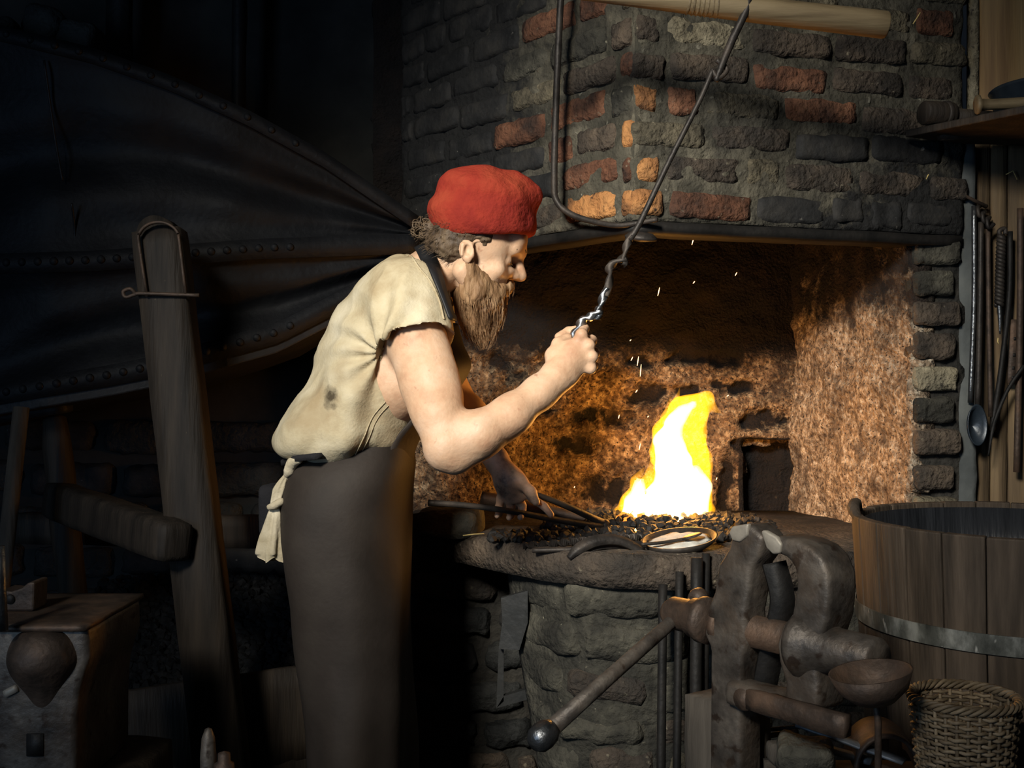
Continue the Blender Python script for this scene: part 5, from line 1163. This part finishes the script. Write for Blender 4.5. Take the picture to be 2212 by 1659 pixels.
# ---- hair and knot
def hair():
    s = Sdf(H(-.19, -.13, -.08)-.03, H(.13, .13, .17)+.03, .004)
    s.ell(H(.010, 0, .050), np.array((.090, .080, .085))*HS, HAX, .01)
    s.ell(H(-.034, 0, .012), np.array((.048, .062, .040))*HS, HAX, .02)
    s.cone(H(.026, -.071, .040), H(.030, -.070, .012), .008, .006, .012); s.cone(H(.026, .071, .040), H(.030, .070, .012), .008, .006, .012)
    s.ell(H(-.086, .01, .040), np.array((.018, .024, .022))*HS, HAX, .012)
    # keep face and ears clear
    s.half(H(.034, 0, .02), fx*.9-fz*.45, .012)
    s.ell(H(.012, -.09, -.004), np.array((.030, .035, .040))*HS, HAX, .006, 's'); s.ell(H(.012, .09, -.004), np.array((.030, .035, .040))*HS, HAX, .006, 's')
    s.half(H(-.02, 0, -.022), -fz-fx*.25)
    v, q = s.mesh(2); n = vnormals(v, q); v = v+n*(noise3(v*[1, 1, 2.2], 70, 3)*.005)[:, None]
    rr = random.Random(8); parts = [(v, [tuple(a) for a in q])]
    for i in [rr.randrange(len(v)) for _ in range(900)]:
        p = v[i]; back = -fx*.8-fz*.15; d = norm(back+n[i]*.12+np.array([rr.uniform(-.2, .2) for _ in range(3)])); L = rr.uniform(.008, .024)
        parts.append(tube([p-n[i]*.002, p+d*L*.5, p+norm(d-fz*.3)*L], [.0006, .0005, .0002], 3, cap=False))
    for k in range(70):                                                     # curls of the knot
        a, b = rr.uniform(0, 6.28), rr.uniform(-1, 1); c = H(-.090, .01, .040)+.020*np.array([math.cos(a)*math.cos(b), math.sin(a)*math.cos(b), math.sin(b)])
        R_ = rr.uniform(.006, .012); A1 = norm([rr.uniform(-1, 1) for _ in range(3)]); A2 = norm(np.cross(A1, [rr.uniform(-1, 1) for _ in range(3)]))
        pts = [c+R_*(math.cos(t)*A1+math.sin(t)*A2)+t*.001*np.cross(A1, A2) for t in np.linspace(0, 7, 14)]; parts.append(tube(pts, .0013, 4))
    v, f = join(parts); add('hair', v, f, M['hair'], man)
hair()
# ---- felt cap
def cap():
    D = 2.42; s = Sdf(P(900, 560, D)-[0, .2, 0], P(1200, 340, D)+[0, .2, 0], .0035)
    tl = .10; A = [norm([1, .22, -tl]), norm([-.22, 1, 0]), norm([tl, 0, 1])]
    s.ell(P(1040, 462, D), (.119, .100, .062), A, .01)
    s.ell(P(1046, 494, D), (.110, .096, .058), A, .03)
    s.ell(P(1056, 420, D), (.108, .098, .046), [norm([1, .22, -.16]), norm([-.22, 1, 0]), norm([.16, 0, 1])], .025)
    s.cone(P(985, 398, D-.02), P(1045, 388, D-.03), .028, .03, .03); s.cone(P(1110, 402, D-.01), P(1148, 418, D), .030, .022, .03)
    s.cone(P(1095, 372, D-.09), P(1122, 428, D-.105), .015, .016, .014, 's')        # pinched crease
    s.half(P(1046, 522, D), (.10, 0, -1), .008)
    s.ell(P(1046, 530, D), (.100, .086, .06), A, .006, 's')
    v, q = s.mesh(3); n = vnormals(v, q); v = v+n*(noise3(v, 14, 3)*.005+noise3(v, 45, 9)*.0018)[:, None]
    add('felt_cap', v, q, M['felt'], man)
cap()

# ---- linen shirt
def shirt():
    s = Sdf((P(585, 0, MD)[0], 2.14, .98), (P(1010, 0, MD)[0], 2.80, 1.53), .0045)
    E = lambda x, y, r, dx=0, t=0, k=.06: s.ell(P(x, y, MD+dx), r, [(1, 0, t), (0, 1, 0), (-t, 0, 1)], k)
    E(742, 950, (.148, .182, .052), 0, .06, .04)
    E(742, 915, (.132, .176, .08), 0, .15)
    E(792, 850, (.134, .178, .11), 0, .3)
    E(828, 760, (.146, .182, .13), 0, .5)
    E(868, 680, (.120, .190, .098), 0, .3)
    E(905, 615, (.066, .130, .062), 0, .5, .05); s.cone(P(872, 640, 2.40), P(872, 640, 2.60), .078, .078, .05)
    s.cone(P(882, 655, 2.345), P(897, 722, 2.300), .094, .084, .04)               # near cap sleeve
    s.cone(P(895, 655, 2.63), P(915, 722, 2.69), .092, .082, .04)
    # neckline
    s.cone(P(918, 612, MD-.01), P(1000, 545, MD-.03), .070, .082, .01, 's')
    s.cone(P(930, 592, 2.375), P(965, 648, 2.36), .044, .034, .008, 's')
    s.cone(P(905, 560, 2.40), P(935, 600, 2.36), .030, .040, .008, 's')
    # sleeve mouths and armhole cut
    s.half(P(1, 1, MD)*0+P(870, 1000, MD), (0, 0, 0)) if False else None
    nrm_ = norm(P(930, 880, 2.24)-P(893, 700, 2.31)); c_ = P(899, 738, 2.296)
    s.cone(c_+nrm_*.075, c_+nrm_*.30, .108, .10, .003, 's')
    s.cone(P(925, 765, 2.72), P(950, 850, 2.80), .086, .085, .006, 's')
    s.cone(P(862, 800, 2.27), P(872, 845, 2.27), .044, .034, .008, 's')
    s.half(P(0, 1003, MD), (-.02, 0, -1), .012)
    # hem rises towards the front
    s.half(P(872, 962, MD), (.62, 0, -.80), .02)
    v, q = s.mesh(3); n = vnormals(v, q)
    # drapery: long soft folds running from the shoulder to the waist, gathers at the waist
    a = v-P(880, 640, MD); ang = np.arctan2(a[:, 1], .6)
    fold = np.sin((v[:, 0]*1.0-v[:, 2]*.38)*40+2.6*noise3(v, 5, 2)+v[:, 1]*6)*.0065*np.clip((1.44-v[:, 2])/.2, 0, 1)
    gat = np.sin(ang*26+3*noise3(v, 8, 5))*.0030*np.clip(1-np.abs(v[:, 2]-1.04)/.06, 0, 1)
    big = noise3(v, 7, 7)*.007+noise3(v, 20, 1)*.0022
    o_ = P(826, 765, 2.31); w_ = v-o_; rd = np.hypot(w_[:, 0], w_[:, 2]); th = np.arctan2(w_[:, 2], w_[:, 0])
    rad = np.sin(th*11+2.5*noise3(v, 6, 3))*.008*np.clip(rd/.04, 0, 1)*np.clip(1-rd/.20, 0, 1)*(v[:, 1] < MD)
    crk = -np.abs(noise3(v*[1, 1, .45], 14, 6))*.010-np.abs(noise3(v*[.8, 1, 1.2], 9, 16))*.008
    v = v+n*(fold+gat+big+rad+crk)[:, None]
    so = np.zeros(len(v))
    for (x, y, r, g) in ((715, 855, .026, .55), (708, 876, .020, .5), (722, 878, .016, .52), (700, 942, .020, .45), (690, 760, .02, .3), (760, 600, .05, .15), (840, 800, .03, .3), (900, 640, .05, .2)):
        dd = np.linalg.norm((v-P(x, y, 2.33))*[1, .15, 1], axis=1); so = np.maximum(so, g*np.clip(1.3-dd/r, 0, 1))
    so *= (v[:, 1] < MD)
    o = add('linen_shirt', v, q, M['shirt'], man, attr={'soot': so})
    from mathutils.bvhtree import BVHTree
    bvh = BVHTree.FromPolygons([Vector(p) for p in v], [tuple(int(a) for a in p) for p in q])
    def onshirt(px, py):
        d = Vector(((px-CX)/F, 1, -(py-CY)/F)).normalized(); h = bvh.ray_cast(Vector((0, 0, EYE)), d)
        return None if h[0] is None else np.array(h[0])+np.array(h[1])*.0012
    def seam(pts, r=.0042, nm='hem'):
        pp = [onshirt(*p[:2]) for p in smoothpath([np.array([a, b, 0.]) for a, b in pts], 8)]; pp = [p for p in pp if p is not None]
        if len(pp) > 4: vv, ff = tube(pp, r, 8); add(nm, vv, ff, M['linen_edge'], o)
    seam([(832, 868), (805, 900), (785, 945), (765, 985)], .0013, 'side_seam')
    seam([(842, 872), (815, 904), (795, 949), (775, 985)], .0010, 'side_seam')
    seam([(884, 548), (906, 580), (930, 610), (948, 650), (958, 690)], .0022, 'neck_hem')
    seam([(826, 752), (845, 735), (872, 722), (905, 714), (938, 714)], .0030, 'sleeve_hem')
    seam([(822, 768), (822, 800), (827, 840), (840, 868)], .0030, 'armhole_hem')
    pass
    return v, q
shq = shirt()

# ---- belt cloth, apron, strap
def apron():
    rows = [(925, 690, 885), (965, 655, 893), (1000, 627, 895), (1045, 615, 888), (1090, 610, 883), (1150, 612, 880), (1215, 625, 881), (1290, 640, 884), (1400, 650, 887), (1500, 660, 889), (1600, 674, 890), (1700, 686, 891), (1800, 692, 892)]
    hd = [.115, .130, .155, .172, .182, .188, .192, .195, .195, .195, .195, .195, .195]
    na = 72; V_ = []; a0, a1 = math.radians(-172), math.radians(140)
    ys = np.linspace(925, 1800, 46); xl = np.interp(ys, [r[0] for r in rows], [r[1] for r in rows]); xr = np.interp(ys, [r[0] for r in rows], [r[2] for r in rows]); hh = np.interp(ys, [r[0] for r in rows], hd)
    for j, y in enumerate(ys):
        for k in range(na+1):
            a = a0+(a1-a0)*k/na; x = (xl[j]+xr[j])/2; rx = S((xr[j]-xl[j])/2, MD-.05)
            ca, sa = math.cos(a), math.sin(a); p = 2.5
            ca = math.copysign(abs(ca)**(2/p), ca); sa = math.copysign(abs(sa)**(2/p), sa)
            c = P(x, y, MD); low = max(0, (y-1080)/700)
            wv = .006*math.sin(a*7+y*.004)*low+.004*math.sin(a*3+y*.012)
            V_.append(c+np.array([(rx+wv)*ca, (hh[j]+wv)*sa, 0]))
    V_ = np.array(V_); m = na+1
    V_ += np.stack([noise3(V_, 6, 2)*.006, noise3(V_, 6, 12)*.006, noise3(V_, 6, 7)*.0], 1)
    i = (np.arange(len(ys)-1)[:, None]*m+np.arange(na)[None, :]).ravel(); Q = np.stack([i, i+m, i+m+1, i+1], 1)
    ap = add('leather_apron', V_, Q, M['apron'], man); solid(ap, .004, 1)
    # bib over the chest
    V_ = []; prof = [(988, 700, .09), (1000, 745, .105), (1016, 790, .115), (990, 840, .115), (945, 900, .115), (905, 950, .115), (888, 1000, .115)]
    pr = smoothpath([np.array([x, y, h]) for x, y, h in prof], 5)
    for x, y, h in pr:
        for t in np.linspace(-1, 1, 15): V_.append(P(x, y, MD)+np.array([-.045*t*t, h*t, 0]))
    i = (np.arange(len(pr)-1)[:, None]*15+np.arange(14)[None, :]).ravel(); Q = np.stack([i, i+15, i+16, i+1], 1)
    b = add('apron_bib', np.array(V_), Q, M['apron'], man); solid(b, .004, 0)
    # neck strap hugging neck and shirt
    from mathutils.bvhtree import BVHTree
    tr_ = [BVHTree.FromPolygons([Vector(p) for p in vv], [tuple(int(x) for x in p) for p in qq]) for vv, qq in ((bodyv, bodyq), shq)]
    path = []; nrm_ = []
    for x, y, _ in smoothpath([np.array([a_, b_, 0.]) for a_, b_ in [(908, 524), (918, 545), (930, 575), (941, 605), (951, 636), (961, 664), (972, 694)]], 6):
        d = Vector(((x-CX)/F, 1, -(y-CY)/F)).normalized(); hs = [t.ray_cast(Vector((0, 0, EYE)), d) for t in tr_]; hs = [h for h in hs if h[0] is not None]
        if hs: h = min(hs, key=lambda q: q[3]); path.append(np.array(h[0])); nrm_.append(np.array(h[1]))
    path = np.array(path); nrm_ = np.array(nrm_)
    for _ in range(4): path[1:-1] = .5*path[1:-1]+.25*(path[2:]+path[:-2]); nrm_[1:-1] = .5*nrm_[1:-1]+.25*(nrm_[2:]+nrm_[:-2])
    V_ = []
    for k in range(len(path)):
        t = norm(path[min(k+1, len(path)-1)]-path[max(k-1, 0)]); sd = norm(np.cross(t, norm(nrm_[k]))); c = path[k]+norm(nrm_[k])*.007
        V_ += [c-sd*.017, c+sd*.017]
    if np.dot(np.cross(V_[1]-V_[0], V_[2]-V_[0]), nrm_[0]) < 0: V_ = [V_[i^1] for i in range(len(V_))]
    Q = np.array([(2*k, 2*k+1, 2*k+3, 2*k+2) for k in range(len(path)-1)]); o = add('neck_strap', np.array(V_), Q, M['strap'], man); solid(o, .005, 0)
    return ap
apron()
v, f = tube(smoothpath([P(690, 985, 2.315), P(648, 990, 2.36), P(628, 996, 2.43), P(622, 1000, 2.5)], 6), .016, 10, flat(.4, 1.0)); add('waist_tie', v, f, M['trousers'], man)
v, f = tube(smoothpath([P(648, 992, 2.345), P(632, 1000, 2.37), P(624, 1018, 2.38), P(618, 1028, 2.385)], 6), [.008, .013, .012, .006], 10); add('tie_knot', v, f, M['rag'], man)
# rag hanging from the waist tie
def rag():
    r = empty('rag', P(600, 1120, 2.40), 'crumpled cream rag knotted and hanging from the apron tie', 'rag')
    path = smoothpath([P(622, 1022, 2.385), P(608, 1050, 2.395), P(598, 1085, 2.40), P(596, 1110, 2.40), P(592, 1150, 2.40), P(588, 1185, 2.40), P(586, 1208, 2.40)], 6)
    n = len(path); rr = np.interp(np.linspace(0, 1, n), [0, .2, .42, .5, .7, .88, 1], [.006, .016, .012, .018, .026, .029, .025]); V_ = []; m = 40
    for k in range(n):
        for q in range(m):
            a = 2*math.pi*q/m; t = k/n; wob = 1+.22*math.sin(a*5+t*3)*min(1, t*2)+.1*math.sin(a*9-t*7)
            V_.append(path[k]+np.array([rr[k]*wob*math.cos(a), rr[k]*.7*wob*math.sin(a), .006*math.sin(a*4)*(k > n-4)]))
    V_ = np.array(V_); Fc = [(k*m+q, k*m+(q+1) % m, (k+1)*m+(q+1) % m, (k+1)*m+q) for k in range(n-1) for q in range(m)]+[tuple(range(m)), tuple(reversed(range((n-1)*m, n*m)))]
    add('cloth', V_, Fc, M['rag'], r)
    v, f = tube(smoothpath([P(580, 1096, 2.385), P(592, 1092, 2.378), P(606, 1084, 2.38), P(612, 1082, 2.39)], 5), [.006, .0085, .0085, .005], 10); add('knot', v, f, M['rag'], r)
rag()
# ---- trousers and boots
def legs():
    s = Sdf((-.72, 2.22, .04), (-.1, 2.76, 1.08), .008)
    s.ell(P(738, 1085, MD), (.118, .15, .12), k=.05)
    for d, x0, x1 in ((-.085, 735, 770), (.095, 748, 800)):
        hip = P(x0, 1110, MD+d); kn = P(x0+6, 1430, MD+d); an = np.array([P(x1-24, 0, MD)[0], MD+d, .10]); s.chain([hip, kn, an], [.090, .072, .058], .05)
    v, q = s.mesh(3); n = vnormals(v, q); v = v+n*(noise3(v, 12, 3)*.008)[:, None]; add('trousers', v, q, M['trousers'], man)
    for d, x1 in ((-.085, 746), (.095, 776)):
        s = Sdf((P(x1, 0, MD)[0]-.14, MD+d-.08, -.01), (P(x1, 0, MD)[0]+.26, MD+d+.08, .24), .006); a = np.array([P(x1, 0, MD)[0], MD+d, 0])
        s.chain([a+[0, 0, .20], a+[-.01, 0, .06]], [.058, .052], .02); s.chain([a+[-.01, 0, .05], a+[.10, 0, .04], a+[.17, 0, .036]], [.05, .046, .038], .03); s.half(a+[0, 0, .002], (0, 0, -1))
        v, q = s.mesh(2); add('boot', v, q, M['boots'], man)
legs()
v, f = rbox(P(585, 1100, 2.46), [(0, 0, 1), (1, 0, .12), (0, 1, 0)], (.058, .022, .04), .016, (8, 4, 4), .004); add('back_pouch', v, f, M['trousers'], man)
